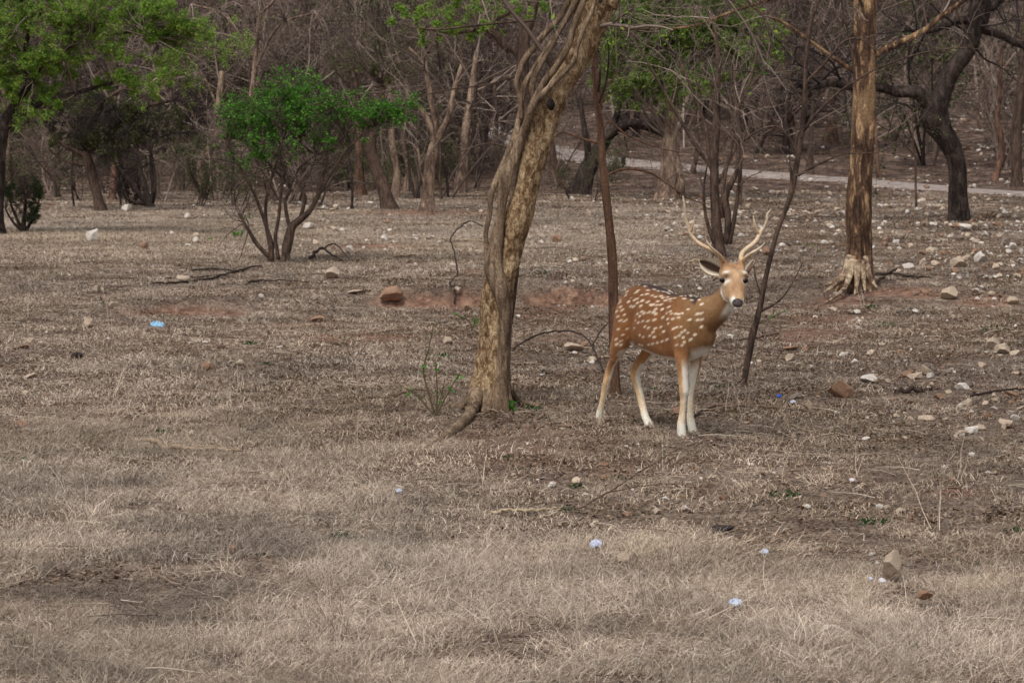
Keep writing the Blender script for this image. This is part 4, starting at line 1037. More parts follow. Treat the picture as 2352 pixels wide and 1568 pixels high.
# antlers: picture x, y in the head crop, width px there, depth offset
def antler(beams, brown):
    m = MB()
    for pts in beams:
        L = smooth_line(np.array([(x, y, w, dd) for x, y, w, dd in pts], float), 34)
        P = np.array([at(*zH(x, y), D0 + dd * KD) for x, y, w, dd in L]); R = np.array([.5 * w / 3.136 * S4 * D0 / F for x, y, w, dd in L])
        h = np.linspace(0, 1, len(P))[:, None]; base = lin(222, 196, 162); tip = lin(244, 228, 204); br = lin(176, 134, 92)
        col = br * (1 - h) * brown + base * (1 - (1 - h) * brown); col = col * (1 - h * .6) + tip * h * .6
        tube(m, P, R, 12, np.concatenate([np.repeat(col, 12, axis=0), col[:1], col[-1:]]), 0.06, True, 8, lump=0.05)
    return m.build('antler', MAT['antler'], deer)
antler([[(766, 852, 62, -.285), (745, 800, 56, -.275), (700, 745, 50, -.25), (640, 700, 46, -.21), (560, 660, 46, -.17), (480, 620, 46, -.14), (420, 575, 46, -.125), (375, 525, 46, -.12), (345, 460, 46, -.12), (318, 390, 40, -.125), (296, 310, 36, -.135), (284, 220, 32, -.15), (276, 130, 28, -.165), (265, 70, 20, -.175), (256, 10, 8, -.18)],
        [(764, 838, 56, -.295), (730, 780, 46, -.33), (690, 730, 40, -.36), (640, 688, 36, -.385), (600, 645, 30, -.40), (570, 605, 22, -.41), (548, 562, 8, -.415)],
        [(352, 470, 40, -.12), (366, 430, 32, -.13), (378, 380, 26, -.14), (388, 340, 20, -.15), (396, 305, 8, -.155)]], 1.0)
antler([[(992, 850, 62, -.262), (985, 800, 60, -.25), (990, 755, 58, -.235), (1020, 705, 56, -.21), (1080, 655, 54, -.175), (1140, 610, 54, -.15), (1185, 560, 54, -.135), (1212, 500, 52, -.13), (1240, 450, 42, -.13), (1275, 400, 36, -.135), (1302, 340, 32, -.145), (1312, 290, 28, -.155), (1308, 250, 24, -.16), (1330, 220, 20, -.165), (1356, 180, 8, -.17)],
        [(1002, 838, 56, -.27), (1040, 785, 46, -.31), (1090, 745, 40, -.34), (1150, 712, 36, -.365), (1200, 680, 30, -.38), (1240, 645, 22, -.39), (1280, 598, 8, -.40)],
        [(1214, 500, 44, -.13), (1195, 455, 34, -.14), (1172, 400, 28, -.15), (1152, 345, 24, -.16), (1143, 300, 18, -.165), (1142, 262, 8, -.17)]], 0.35)
# eyes with lids, nose pad
pu, pv = proj(co)
for (x, y, tl) in ((757, 1071, .25), (1031, 1079, -.25)):
    u_, v_ = zH(x, y); k_ = np.where(((pu - u_) ** 2 + (pv - v_) ** 2 < 9) & onhead & (no[:, 1] < 0))[0]
    ey = co[k_, 1].min() if len(k_) else D0 - .34 * KD
    m = MB(); c = at(u_, v_, ey + .004)
    ball(m, c, nrm(np.array([1, 0, -tl])) * .0195 * KD, np.array([0, .0085, 0]) * KD, nrm(np.array([tl, 0, 1])) * .0135 * KD, 12, 18)
    m.C = [np.tile(lin(16, 11, 10), (m.n, 1))]
    m.build('eye', MAT['eye'], deer)
m = MB(); c = at(*zH(942, 1352), D0 - .433 * KD)
ball(m, c, LH * .031 * KD, HN * .015 * KD, nrm(HM * 1.0 - HN * .2) * .025 * KD, 12, 20)
m.C = [np.tile(lin(72, 62, 62), (m.n, 1))]
nose = m.build('nose', MAT['nose'], deer)
for sg in (-1, 1):
    mm = MB(); ball(mm, c + LH * sg * .017 * KD + HN * .010 * KD - HM * .003 * KD, LH * .0075 * KD, HN * .006 * KD, HM * .0055 * KD, 8, 10); mm.C = [np.tile(lin(18, 14, 14), (mm.n, 1))]
    mm.build('nostril', MAT['nose'], nose)
# ears: cupped leaf shapes with thickness
def ear(base, tip, Q, wid, cup, cin, cout):
    U, Vn = 18, 13; ax = tip - base; Ln = np.linalg.norm(ax); ax = ax / Ln; Q = nrm(Q - ax * ax.dot(Q)); Nn = np.cross(ax, Q)
    if Nn[1] > 0: Nn = -Nn
    V = []; Cc = []
    for layer in (0, 1):
        for i in range(U):
            u = i / (U - 1); w = wid * (0.42 + 0.58 * math.sin(math.pi * min(u * 0.85 + 0.12, 1.0))) * (1 if u < .72 else math.sqrt(max(1 - ((u - .72) / .285) ** 2, 0.0)))
            for j in range(Vn):
                v = -1 + 2 * j / (Vn - 1)
                p = base + ax * Ln * u + Q * w * v - Nn * cup * (1 - v * v) * (1 - .55 * u) - Nn * layer * 0.004 * KD
                V.append(p)
                e = abs(v); cI = cin * (1 - sstep(.35, .75, e)) + lin(226, 212, 190) * sstep(.35, .75, e)
                cI = cI * (1 - sstep(.9, 1, e)) + lin(110, 84, 62) * sstep(.9, 1, e)
                Cc.append(cI * (.85 + .3 * random.random()) if layer == 0 else cout)
    i, j = np.meshgrid(np.arange(U - 1), np.arange(Vn - 1), indexing='ij')
    q = np.stack([i * Vn + j, (i + 1) * Vn + j, (i + 1) * Vn + j + 1, i * Vn + j + 1], -1).reshape(-1, 4); N2 = U * Vn
    side = []
    for i in range(U - 1):
        side += [[i * Vn, N2 + i * Vn, N2 + (i + 1) * Vn, (i + 1) * Vn], [i * Vn + Vn - 1, (i + 1) * Vn + Vn - 1, N2 + (i + 1) * Vn + Vn - 1, N2 + i * Vn + Vn - 1]]
    m = MB(); m.add(np.array(V), np.concatenate([q, q[:, ::-1] + N2, np.array(side)]), None, np.array(Cc)); m.build('ear', MAT['fur'], deer)
ear(at(*zH(722, 962), D0 - .27 * KD), at(*zH(462, 830), D0 - .25 * KD), np.array([-.45, 0, 1.0]), .046 * KD, .022 * KD, lin(66, 48, 38), lin(120, 88, 60))  # brown lining, its centre coloured darker to stand in for the cup's shade
ear(at(*zH(1020, 985), D0 - .25 * KD), at(*zH(1135, 800), D0 - .15 * KD), np.array([.45, -.75, .1]), .036 * KD, .02 * KD, lin(110, 84, 62), lin(100, 76, 56))
# cloven hooves
for fi, (ft, up) in enumerate(FEET):
    m = MB(); g = float(gz(ft[0], ft[1]))
    fd = nrm(np.array([AV[0], AV[1], 0])); ld = LV
    for sg in (-1, 1):
        c0 = np.array([ft[0], ft[1], g]) + ld * sg * .011 * KD + fd * .008
        rg = [(c0 + ZV * .001 + fd * .010, fd * .026, ld * .0105), (c0 + ZV * .012 + fd * .006, fd * .023, ld * .0105), (c0 + ZV * .028, fd * .018, ld * .010), (c0 + ZV * .040, fd * .008, ld * .006)]
        rings_mesh(m, dense([(c, A * KD, B * KD) for c, A, B in rg], 8), 12)
    m.C = [np.tile(lin(150, 132, 116), (m.n, 1))]
    m.build('hoof', MAT['nose'], deer)

# short hair lying back along the coat
fl = np.zeros((len(bm_.polygons), 4), np.int32)
pl = [tuple(q.vertices) for q in bm_.polygons]; pa = np.array([(q[0], q[1], q[2]) for q in pl], np.int32)
nh = 90000; fi = rng.integers(0, len(pa), nh); w_ = rng.dirichlet((1, 1, 1), nh)
hp = (co[pa[fi]] * w_[..., None]).sum(1); hnm = nrm((no[pa[fi]] * w_[..., None]).sum(1)); hc = (C[pa[fi]] * w_[..., None]).sum(1)
lcz = (hp - O) / KD; isleg = lcz[:, 2] < .45
hh = ((hp - H0) @ HM > -.03) & (np.linalg.norm(hp - H0, axis=1) < .30) & (lcz[:, 2] > .74)
flow = np.where(isleg[:, None], -ZV[None], np.where(hh[:, None], -HM[None], nrm(-AV * 1.0 - ZV * .55)[None])) + rng.normal(0, .22, (nh, 3))
flow = nrm(flow - hnm * (flow * hnm).sum(1)[:, None]); flow = nrm(flow + hnm * rng.uniform(.08, .42, (nh, 1)))
ln_ = np.where(isleg | hh, .006, .013)[:, None] * rng.uniform(.6, 1.3, (nh, 1)) * KD; sd_ = nrm(np.cross(flow, hnm)) * .0009 * KD
eyek = np.ones(nh, bool)
for (x, y) in ((757, 1071), (1031, 1079), (942, 1352)):
    u_, v_ = zH(x, y); a_, b_ = proj(hp); eyek &= ((a_ - u_) ** 2 + (b_ - v_) ** 2) > (8 if x < 900 or x > 1000 else 14) ** 2
hp, flow, ln_, sd_, hc, hnm = hp[eyek], flow[eyek], ln_[eyek], sd_[eyek], hc[eyek], hnm[eyek]; nh = len(hp)
HV = np.stack([hp - sd_ - hnm * .001, hp + sd_ - hnm * .001, hp + flow * ln_], 1).reshape(-1, 3)
hb = MB(); hb.add(HV, None, np.arange(nh * 3).reshape(-1, 3), np.repeat(np.clip(hc * rng.uniform(.72, 1.28, (nh, 1)), 0, .95), 3, axis=0))
hair = hb.build('coat_hair', MAT['fur'], deer, smooth=False); tag(hair, kind='stuff')
# ------------------------------------------------------------------ stones
def rock_mesh(seed, sub=2, flat=0.62):
    r = np.random.default_rng(seed); bm = bmesh.new(); bmesh.ops.create_icosphere(bm, subdivisions=sub, radius=1.0)
    V = np.array([v.co[:] for v in bm.verts])
    for _ in range(13):                                 # chop facets
        n = nrm(r.normal(size=3)); h = r.uniform(.40, .80); d = V @ n; V = V - np.maximum(d - h, 0)[:, None] * n
    V *= r.uniform(.75, 1.1, 3) * np.array([1, .8, flat]); V += nrm(V) * (.10 * (fbm(V[:, 0] * 1.0 + V[:, 2], V[:, 1] + seed, .5, seed % 50) - .5))[:, None] + r.normal(0, .006, V.shape)
    V /= np.abs(V[:, 0]).max()
    V[:, 2] -= V[:, 2].min() + 0.18 * np.ptp(V[:, 2])
    for v, c in zip(bm.verts, V): v.co = c
    me = bpy.data.meshes.new('rock'); bm.to_mesh(me); bm.free(); me.polygons.foreach_set('use_smooth', np.zeros(len(me.polygons), bool))
    return me, V
ROCKC = [np.array([lin(232, 222, 212), lin(208, 196, 184)]), np.array([lin(208, 187, 165), lin(184, 161, 140)]), np.array([lin(172, 138, 114), lin(148, 114, 92)]), np.array([lin(150, 136, 126), lin(132, 120, 112)]), np.array([lin(66, 58, 56), lin(52, 46, 46)])]
ROCKS = {}
for ci in range(5):
    for k in range(5):
        me, V = rock_mesh(100 + k * 7, 3)
        r = np.random.default_rng(ci * 10 + k); top, low = ROCKC[ci]
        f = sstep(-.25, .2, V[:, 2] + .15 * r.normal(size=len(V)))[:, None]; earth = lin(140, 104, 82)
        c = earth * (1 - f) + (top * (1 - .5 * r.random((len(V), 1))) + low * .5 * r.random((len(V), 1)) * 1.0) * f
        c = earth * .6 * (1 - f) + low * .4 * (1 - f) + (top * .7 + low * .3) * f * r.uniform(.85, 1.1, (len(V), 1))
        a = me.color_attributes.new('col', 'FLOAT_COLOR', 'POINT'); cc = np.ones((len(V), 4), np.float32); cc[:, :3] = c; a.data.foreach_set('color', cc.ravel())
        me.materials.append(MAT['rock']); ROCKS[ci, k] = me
ROCKPTS = []
def rock(x, y, w, ci, label, group=None, h=None, k=None, name='stone'):
    p = gp(x, y); d = p[1]; s = (.5 if y > 900 else .62) * w * d / F
    o = bpy.data.objects.new(name, ROCKS[ci, rng.integers(0, 5) if k is None else k]); COL.objects.link(o)
    o.location = (p[0], p[1] + s * .5, float(gz(p[0], p[1] + s * .5)) + .05 * s)
    o.scale = (s, s * rng.uniform(.8, 1.1), (1.3 if w < 26 else .92) * s * (h or rng.uniform(.75, 1.2))); o.rotation_euler = (rng.normal(0, .12), rng.normal(0, .12), rng.uniform(-.5, .5) + math.pi * rng.integers(0, 2))
    tag(o, label, 'stone', group); ROCKPTS.append((p[0], p[1] + s * .5, s))
    return o
CN = ['white', 'pale tan', 'orange-brown', 'grey', 'black']
HERO = [(215, 554, 25, 0, 'white block-like stone alone on the grass right of the left edge bush', 1.3), (905, 702, 50, 2, 'large brown broken rock at the head of the red bank', .95), (825, 676, 52, 1, 'flat pale slab beside the large brown rock', .5),
        (421, 650, 34, 1, 'pale tan rock among dead branches left of the green shrub', .9), (762, 639, 30, 1, 'cream rounded stone on the mound below the green shrub', 1.0), (728, 739, 30, 2, 'flat orange stone in the grass below the red bank', .5),
        (330, 572, 15, 2, 'small upright brown stone near the white block-like stone', 1.5), (1931, 914, 58, 2, 'big orange box-shaped rock in the stony patch right of the deer', 1.05), (1994, 879, 34, 0, 'smooth white oval stone behind the orange box-shaped rock', .6),
        (1832, 917, 30, 3, 'grey rounded stone left of the orange box-shaped rock', .9), (1815, 806, 30, 2, 'orange stone on bare soil by the leaning sapling foot', .9), (2180, 688, 36, 1, 'pale hollowed rock on the red mound right of the pale-barked tree', .9),
        (2046, 1344, 46, 1, 'pale wedge-shaped rock in the foreground grass', 1.7), (2122, 1397, 42, 2, 'low reddish rock half sunk in the foreground litter', 1.0), (1660, 1228, 58, 4, 'dark charred lump lying in the foreground grass', .75), (173, 824, 22, 4, 'small black stone in the short grass at left', .7),
        (1436, 1305, 36, 1, 'sandy rounded stone beside the white wrapper', .9), (2184, 1138, 46, 2, 'flat orange clay patch stone in the foreground litter', .25), (1320, 808, 42, 1, 'cream flat stone right of the leaning tree', .7), (2090, 617, 26, 0, 'white angular stone among pebbles right of the pale-barked tree', .9),
        (1668, 560, 40, 0, 'white slab partly behind the left antler', .6), (45, 802, 32, 2, 'flat orange stone at the left margin', .6)]
for (x, y, w, ci, lb, h) in HERO: rock(x, y, w, ci, lb, None, h * (1.15 if y > 1060 and h > .3 else 1.0)).location.z += .03 if y > 1060 and w < 50 else 0
LEFT = [(222, 670, 16, 1), (258, 712, 18, 1), (452, 548, 16, 1), (450, 558, 14, 0), (430, 569, 14, 0), (707, 527, 24, 0), (650, 532, 14, 0), (430, 504, 14, 0), (290, 487, 20, 0), (725, 563, 14, 1), (802, 572, 12, 0), (880, 556, 14, 0), (908, 560, 10, 0), (600, 690, 16, 0), (575, 677, 9, 0), (642, 801, 12, 0), (472, 790, 12, 0), (200, 754, 24, 1), (68, 790, 20, 1), (68, 870, 26, 1),
        (477, 851, 24, 2), (552, 840, 18, 1), (15, 967, 20, 3), (46, 980, 28, 2), (572, 1028, 24, 1), (440, 1000, 18, 0), (476, 961, 9, 0), (1030, 792, 20, 1), (1046, 692, 20, 1), (1076, 714, 18, 2), (1070, 752, 14, 1), (1346, 797, 18, 2), (1276, 558, 22, 2), (1243, 560, 12, 0), (935, 615, 10, 1), (820, 600, 10, 2), (535, 1275, 22, 2), (160, 1120, 12, 1), (700, 482, 14, 0), (762, 487, 12, 1), (640, 487, 14, 2), (395, 540, 10, 0), (1010, 560, 10, 0), (985, 548, 9, 1), (580, 1250, 14, 2), (905, 650, 8, 1), (850, 470, 10, 0)]
RIGHT = [(2202, 614, 30, 1), (2252, 602, 20, 0), (2224, 594, 14, 1), (2120, 610, 14, 1), (2146, 520, 14, 0), (2216, 532, 26, 0), (2236, 526, 16, 1), (2200, 522, 14, 2), (2336, 642, 18, 1), (1760, 586, 18, 2), (2280, 802, 28, 1), (2302, 812, 30, 1), (2332, 816, 22, 1), (2086, 868, 32, 2), (2106, 872, 28, 1), (2126, 862, 20, 1), (2137, 872, 18, 0), (2213, 897, 28, 0), (2096, 928, 26, 2), (2160, 918, 28, 2), (2050, 922, 16, 2),
         (2060, 962, 18, 1), (2130, 968, 40, 1), (2225, 933, 24, 1), (2236, 997, 32, 0), (2210, 1003, 34, 1), (2256, 987, 26, 1), (2270, 962, 22, 2), (2312, 984, 42, 1), (2290, 924, 30, 1), (2322, 914, 34, 2), (2346, 942, 22, 1), (1989, 1012, 22, 0), (2130, 1347, 24, 1), (2215, 1399, 28, 1), (2020, 1402, 28, 1), (1735, 1342, 18, 2), (1893, 1142, 14, 2), (1828, 1148, 16, 1), (1660, 1152, 18, 2), (1856, 942, 24, 1), (1815, 830, 26, 1), (1850, 808, 16, 2),
         (2014, 880, 12, 1), (2180, 905, 20, 1), (2150, 945, 18, 2), (2330, 965, 26, 0), (2080, 1010, 14, 1), (2240, 560, 16, 1), (2060, 560, 14, 0), (2045, 575, 12, 1), (2290, 620, 16, 1), (2330, 700, 26, 1), (2020, 480, 14, 0), (1590, 960, 10, 0), (1555, 955, 30, 2), (1225, 1200, 12, 2), (1390, 1072, 28, 2), (1485, 985, 16, 1)]
LMK = [((HERO[i][0], HERO[i][1]), n) for i, n in ((0, 'white block-like stone'), (1, 'large brown bank rock'), (2, 'flat pale slab'), (3, 'tan rock among dead branches'), (4, 'cream rounded stone'), (7, 'orange box-shaped rock'), (8, 'white oval stone'), (9, 'grey rounded stone'), (10, 'orange stone by the sapling'), (11, 'pale hollowed rock'), (12, 'pale wedge-shaped rock'), (14, 'dark charred lump'), (15, 'small black stone'), (18, 'cream flat stone'), (19, 'white angular stone'))]
LMK += [((1110, 935), 'leaning tree'), ((1412, 905), 'slender tree'), ((1708, 884), 'leaning sapling'), ((1965, 668), 'pale-barked tree'), ((2200, 505), 'gnarled tree'), ((1652, 592), 'many-stemmed tree'), ((640, 602), 'green shrub'), ((232, 484), 'thorny tree'), ((346, 478), 'sprawling bush'), ((55, 534), 'left edge bush'), ((462, 452), 'crooked pale tree'), ((895, 482), 'curved dark tree'), ((982, 488), 'forked tree'),
        ((1330, 448), 'arching tree'), ((1530, 458), 'buttressed tree'), ((361, 752), 'sky-blue wrapper'), ((430, 1035), 'pale broken branch'), ((1370, 1274), 'white wrapper'), ((1690, 1409), 'white plastic bag'), ((1757, 1292), 'pale blue scrap'), ((1958, 1122), 'paper ball'), ((2100, 904), 'plank-like stick'), ((1750, 942), 'long brown branch'), ((865, 568), 'bare orange soil patch'), ((2300, 915), 'twig over the stones'), ((1570, 1005), 'deer forefeet'), ((1380, 975), 'deer hind feet'), ((2060, 640), 'dark branch by the roots'), ((1858, 402), 'broken stump'), ((2105, 480), 'thin sapling'), ((2284, 416), 'reddish slope trunk'), ((2336, 430), 'right edge trunk')]
LMW = [(gp(*q), n) for q, n in LMK]
def near_label(x, y, ci, size):
    p = gp(x, y); dd = sorted((math.hypot(p[0] - q[0], p[1] - q[1]), n) for q, n in LMW)
    return '%s %s stone %s %s, towards %s' % (size, CN[ci], 'beside' if dd[0][0] < .8 else 'near', dd[0][1], dd[1][1])
for (x, y, w, ci) in LEFT + RIGHT:
    sz = w * gp(x, y)[1] / F; size = 'fist-sized' if sz < .09 else ('hand-sized' if sz < .16 else 'head-sized')
    rock(x, y, w, ci, near_label(x, y, ci, size), 'loose stones in the clearing')
# the small stone scatter: zones x0,x1,y0,y1,count,wmin,wmax
for (x0, x1, y0, y1, n, a, b) in [(1990, 2352, 500, 650, 46, 7, 17), (1700, 1960, 425, 520, 30, 6, 13), (1290, 1660, 445, 500, 18, 6, 14), (640, 1120, 470, 610, 22, 5, 11), (380, 640, 460, 580, 10, 5, 10), (2040, 2352, 840, 1010, 24, 8, 18), (1760, 2040, 780, 960, 14, 7, 14), (1840, 2352, 340, 420, 18, 6, 12)]:
    for _ in range(n):
        x, y = rng.uniform(x0, x1), rng.uniform(y0, y1); ci = int(rng.choice([0, 1, 1, 1, 2, 3])); h = float(rng.choice([.55, .9, 1.3])); k = int(rng.integers(0, 5))
        rock(x, y, rng.uniform(a, b), ci, near_label(x, y, ci, {.55: 'flat', .9: 'small', 1.3: 'knobbly'}[h]), 'small scattered stones', h, k, name='small_stone')

# ------------------------------------------------------------------ litter people left behind
def crumple(x, y, w, h, c1, c2, label, name='plastic_wrapper', seed=0):
    p = gp(x, y); d = p[1]; s = (.8 if y > 1060 else .95) * w * d / F; r = np.random.default_rng(seed); n = 12
    u, v = np.meshgrid(np.linspace(-.5, .5, n), np.linspace(-.5, .5, n), indexing='ij')
    edge = .42 + .10 * np.array([vnoise(math.cos(t) * 2 + seed, math.sin(t) * 2, .9, 2) for t in np.arctan2(v, u).ravel()]).reshape(n, n)
    m_ = np.maximum(np.abs(u), np.abs(v)); rad = np.hypot(u, v) + 1e-6; f = (m_ / rad) * edge * 2
    X_, Y_ = u * f * s, v * f * s * 1.2
    Z_ = s * (.16 * h * (1 - (2 * m_) ** 2) + .16 * (vnoise(u, v, .14, seed) - .5) + .05 * r.normal(size=u.shape)) + .012
    Y_ = Y_ * .8; V = np.stack([X_, Y_, Z_], -1).reshape(-1, 3); V2 = V - [0, 0, .004]
    i, j = np.meshgrid(np.arange(n - 1), np.arange(n - 1), indexing='ij'); q = np.stack([i * n + j, (i + 1) * n + j, (i + 1) * n + j + 1, i * n + j + 1], -1).reshape(-1, 4)
    ring = [k * n for k in range(n)] + [(n - 1) * n + k for k in range(1, n)] + [k * n + n - 1 for k in range(n - 2, -1, -1)] + [k for k in range(n - 2, 0, -1)]
    sd = np.array([[ring[k], ring[(k + 1) % len(ring)], ring[(k + 1) % len(ring)] + n * n, ring[k] + n * n] for k in range(len(ring))])
    mb = MB(); t = vnoise(u, v, .2, seed + 4).ravel()[:, None]; c = c1 * (1 - t) + c2 * t
    mb.add(np.concatenate([V, V2]), np.concatenate([q, q[:, ::-1] + n * n, sd]), None, np.concatenate([c, c]))
    o = mb.build(name, MAT['plastic'], smooth=False); o.location = (p[0], p[1] + s * .4, float(gz(p[0], p[1] + s * .4)) + (.03 if y > 1060 else .005)); o.rotation_euler = (.35, 0, r.uniform(-.6, .6))
    tag(o, label, 'litter'); ROCKPTS.append((p[0], p[1] + s * .4, s * .5))
WB, LB = lin(236, 236, 242), lin(170, 190, 226)
crumple(361, 752, 36, 1.0, lin(150, 200, 240), lin(170, 222, 246), 'crumpled sky-blue plastic wrapper on the grass at left', seed=1)
crumple(917, 1147, 20, .8, WB, LB, 'small white plastic scrap in the grass below the leaning tree', seed=2)
crumple(1370, 1274, 40, .9, WB, lin(196, 206, 236), 'white plastic wrapper lying in front of the deer', seed=3)
crumple(1757, 1292, 24, .8, LB, WB, 'pale blue scrap right of the dark charred lump', seed=4)
crumple(1690, 1409, 40, 1.1, WB, LB, 'crumpled white plastic bag in the front grass', seed=5)
crumple(1958, 1122, 16, 1.4, lin(236, 222, 232), WB, 'white and pink paper ball in the grass right of the deer', 'paper_scrap', seed=6)
crumple(2026, 1361, 26, .5, WB, lin(222, 210, 214), 'flat white paper strip by the wedge-shaped rock', 'paper_scrap', seed=7)
crumple(2000, 1352, 14, .5, LB, WB, 'tiny pale blue scrap by the wedge-shaped rock', seed=8)
crumple(1790, 915, 12, 1.2, lin(30, 90, 215), lin(40, 110, 235), 'tiny vivid blue bottle-cap scrap near the grey rounded stone', seed=9)
crumple(1822, 929, 16, .4, LB, WB, 'thin pale blue strip under the grey rounded stone', seed=10)

# ------------------------------------------------------------------ fallen branches
FB = [([(958, 1062, 6), (985, 1035, 11), (1012, 1010, 14), (1045, 985, 16)], 0, 0), ]
def fallen(label, lines, tone, name='fallen_branch', lift=0.0):
    cols = [lin(156, 136, 116), lin(112, 93, 80), lin(64, 53, 48), lin(180, 160, 134)]
    mb = MB()
    for pts in lines:
        L = smooth_line(np.array([list(p) + [0] * (4 - len(p)) for p in pts], float), max(8, 5 * len(pts))); W = []; R = []
        for (x, y, w, h) in L:
            p = gp(x, y); r = .5 * w * p[1] / F; W.append(p + np.array([0, 0, r * .8 + h + .008])); R.append(r)
        W = np.array(W); W[1:-1] += rng.normal(0, .35, (len(W) - 2, 3)) * np.array(R)[1:-1, None]; tube(mb, W, np.array(R) * np.linspace(1, .7, len(R)), 7, cols[tone], .22, True, int(rng.integers(0, 80)), lump=.2)
    o = mb.build(name, MAT['deadwood']); tag(o, label, 'branch', None)
def up(pts, hs): return [tuple(p) + (h,) for p, h in zip(pts, hs)]
fallen('pale broken branch with a side fork lying in the left foreground', [[(302, 1019, 8), (340, 1022, 12), (390, 1038, 13), (470, 1040, 13), (555, 1042, 9)], [(450, 1038, 11), (438, 1020, 11), (422, 992, 8)], [(450, 1030, 6), (500, 1032, 6), (540, 1034, 4)]], 0)
fallen('thin brown stick lying above the pale broken branch', [[(212, 1006, 7), (250, 1000, 7), (300, 988, 6), (340, 984, 4)]], 1)
fallen('pale peeled stick ending in a dark split twig in the foreground', [[(1128, 1183, 7), (1180, 1182, 9), (1235, 1180, 9), (1290, 1172, 5)], [(1240, 1195, 5), (1270, 1188, 5), (1295, 1165, 4)]], 3)
fallen('long thin twig bowed across the foreground grass', [[(1330, 1185, 4, .02), (1420, 1140, 4, .04), (1480, 1110, 4, .06), (1560, 1070, 3, .08)]], 1)
fallen('dry stalk lying below the bowed twig', [[(1370, 1150, 3, .01), (1480, 1130, 3, .02), (1560, 1126, 2.5, .02)]], 1)
fallen('long brown branch on the ground just right of the deer hooves', [[(1628, 942, 9), (1680, 938, 10), (1760, 942, 9), (1830, 946, 8), (1870, 952, 5)]], 1)
fallen('short dark stick behind the deer forelegs', [[(1590, 962, 6), (1612, 952, 6), (1640, 940, 4)]], 2)
fallen('dark plank-like stick in the stony patch right of the orange rock', [[(2055, 906, 10), (2100, 904, 12), (2140, 902, 10)]], 2)
fallen('twig reaching in from the right edge over the stones', [[(2230, 925, 6, .03), (2290, 915, 6, .03), (2360, 908, 5, .03)]], 2)
fallen('dark branch lying right of the pale-barked tree roots', [[(2012, 636, 7), (2050, 634, 7), (2100, 640, 6), (2140, 642, 4)]], 2)
fallen('short mossy branch leaning on the pale-barked tree foot', [[(2010, 656, 6, .0), (2040, 645, 7, .05), (2060, 640, 6, .08)]], 2)
fallen('pale stick beside the bare orange soil patch', [[(880, 598, 5), (930, 590, 6), (980, 588, 4)]], 3)
fallen('long pale stem left behind the leaning tree', [[(1000, 550, 3), (1060, 553, 4), (1115, 557, 4)]], 3)
fallen('forked dark dead branch right of the green shrub', [[(712, 598, 9, .0), (740, 584, 7, .05), (762, 592, 5, .02), (790, 604, 4)], [(740, 584, 5, .05), (770, 578, 4, .08), (800, 596, 3)]], 2)
fallen('tangle of dead dark branches left of the green shrub foot', [[(350, 655, 5), (420, 652, 6), (500, 640, 7), (560, 622, 7), (600, 615, 5)], [(380, 642, 4), (450, 640, 4), (520, 632, 4)], [(440, 625, 4), (500, 622, 5), (560, 628, 4)]], 2)
fallen('short black-ended stick below the shrub branches', [[(572, 660, 7, .03), (600, 652, 4, .02), (680, 648, 3), (740, 655, 3)]], 2)
fallen('thin grey stick left in the short grass', [[(200, 640, 4), (250, 642, 4), (310, 640, 3)]], 1)
fallen('arching dark twig between the leaning tree and the deer', [[(1180, 806, 5, .0), (1230, 798, 5, .08), (1290, 800, 5, .12), (1340, 815, 5, .13), (1370, 838, 6, .06), (1388, 862, 6, .0)], [(1362, 828, 4, .1), (1380, 806, 4, .14), (1402, 792, 3, .18)]], 2)
fallen('thin wire-like vine curling left of the leaning tree', [[(1044, 704, 4, .0), (1046, 690, 4, .06), (1032, 682, 3, .1), (1050, 672, 4, .14), (1044, 640, 4, .25), (1034, 615, 4, .3), (1048, 600, 4, .35), (1080, 584, 4, .4), (1108, 590, 4, .36)]], 2, 'hanging_vine')
fallen('dark gnarled twig on the red mound right of the sapling', [[(1690, 785, 4), (1740, 778, 7), (1780, 772, 8), (1788, 768, 5)]], 1)
fallen('weathered branch behind the leaning tree at left of its roots', [[(905, 925, 6, .02), (940, 918, 6, .04), (985, 915, 6, .03), (1000, 935, 6, .0)], [(940, 918, 5, .04), (920, 940, 5, .02), (890, 955, 4, .0)], [(870, 955, 5, .0), (900, 935, 5, .05), (905, 925, 4, .05)]], 1)
fallen('pale twig sticking out behind the deer ear', [[(1578, 612, 3, .04), (1605, 613, 5, .06), (1630, 620, 6, .05)]], 3)
# leafy seedling by the leaning tree
def seedling(x, y, stems, label, nl=14):
    p = gp(x, y); d = p[1]; root = empty('seedling', p); tag(root, label, 'plant'); sb = MB(); lb = MB(); C = []
    for pts in stems:
        W, R = px_line(pts, d, 12); W[0, 2] = min(W[0, 2], p[2] + .02); tube(sb, W, R, 5, lin(96, 84, 66)); k = rng.integers(5, 12, nl); C.append(W[k] + rng.normal(0, .012, (nl, 3)))
    leaves(lb, np.concatenate(C), .03, np.array([lin(88, 170, 50), lin(70, 146, 44)]), .4, .6); sb.build('stem', MAT['twig'], root); lb.build('foliage', MAT['leaf'], root, smooth=False)
seedling(1000, 958, [[(1000, 958, 6), (985, 905, 5), (972, 850, 4), (985, 800, 3), (996, 745, 2)], [(1000, 958, 6), (1004, 900, 4), (1000, 830, 3)], [(1000, 958, 5), (1030, 900, 4), (1060, 850, 3)], [(1000, 958, 6), (960, 910, 4), (930, 890, 3)], [(1000, 958, 4), (1010, 920, 3), (1022, 870, 2)]], 'small twiggy seedling with a few bright green leaves left of the leaning tree', 6)
seedling(1085, 760, [[(1085, 760, 4), (1075, 735, 3), (1045, 722, 3)], [(1085, 760, 4), (1092, 730, 3)]], 'tiny bright green sprig against the leaning tree at knee height', 10)
seedling(1160, 945, [[(1160, 945, 5), (1158, 930, 4)], [(1168, 945, 5), (1176, 930, 4)]], 'tuft of green leaves at the right foot of the leaning tree', 26)
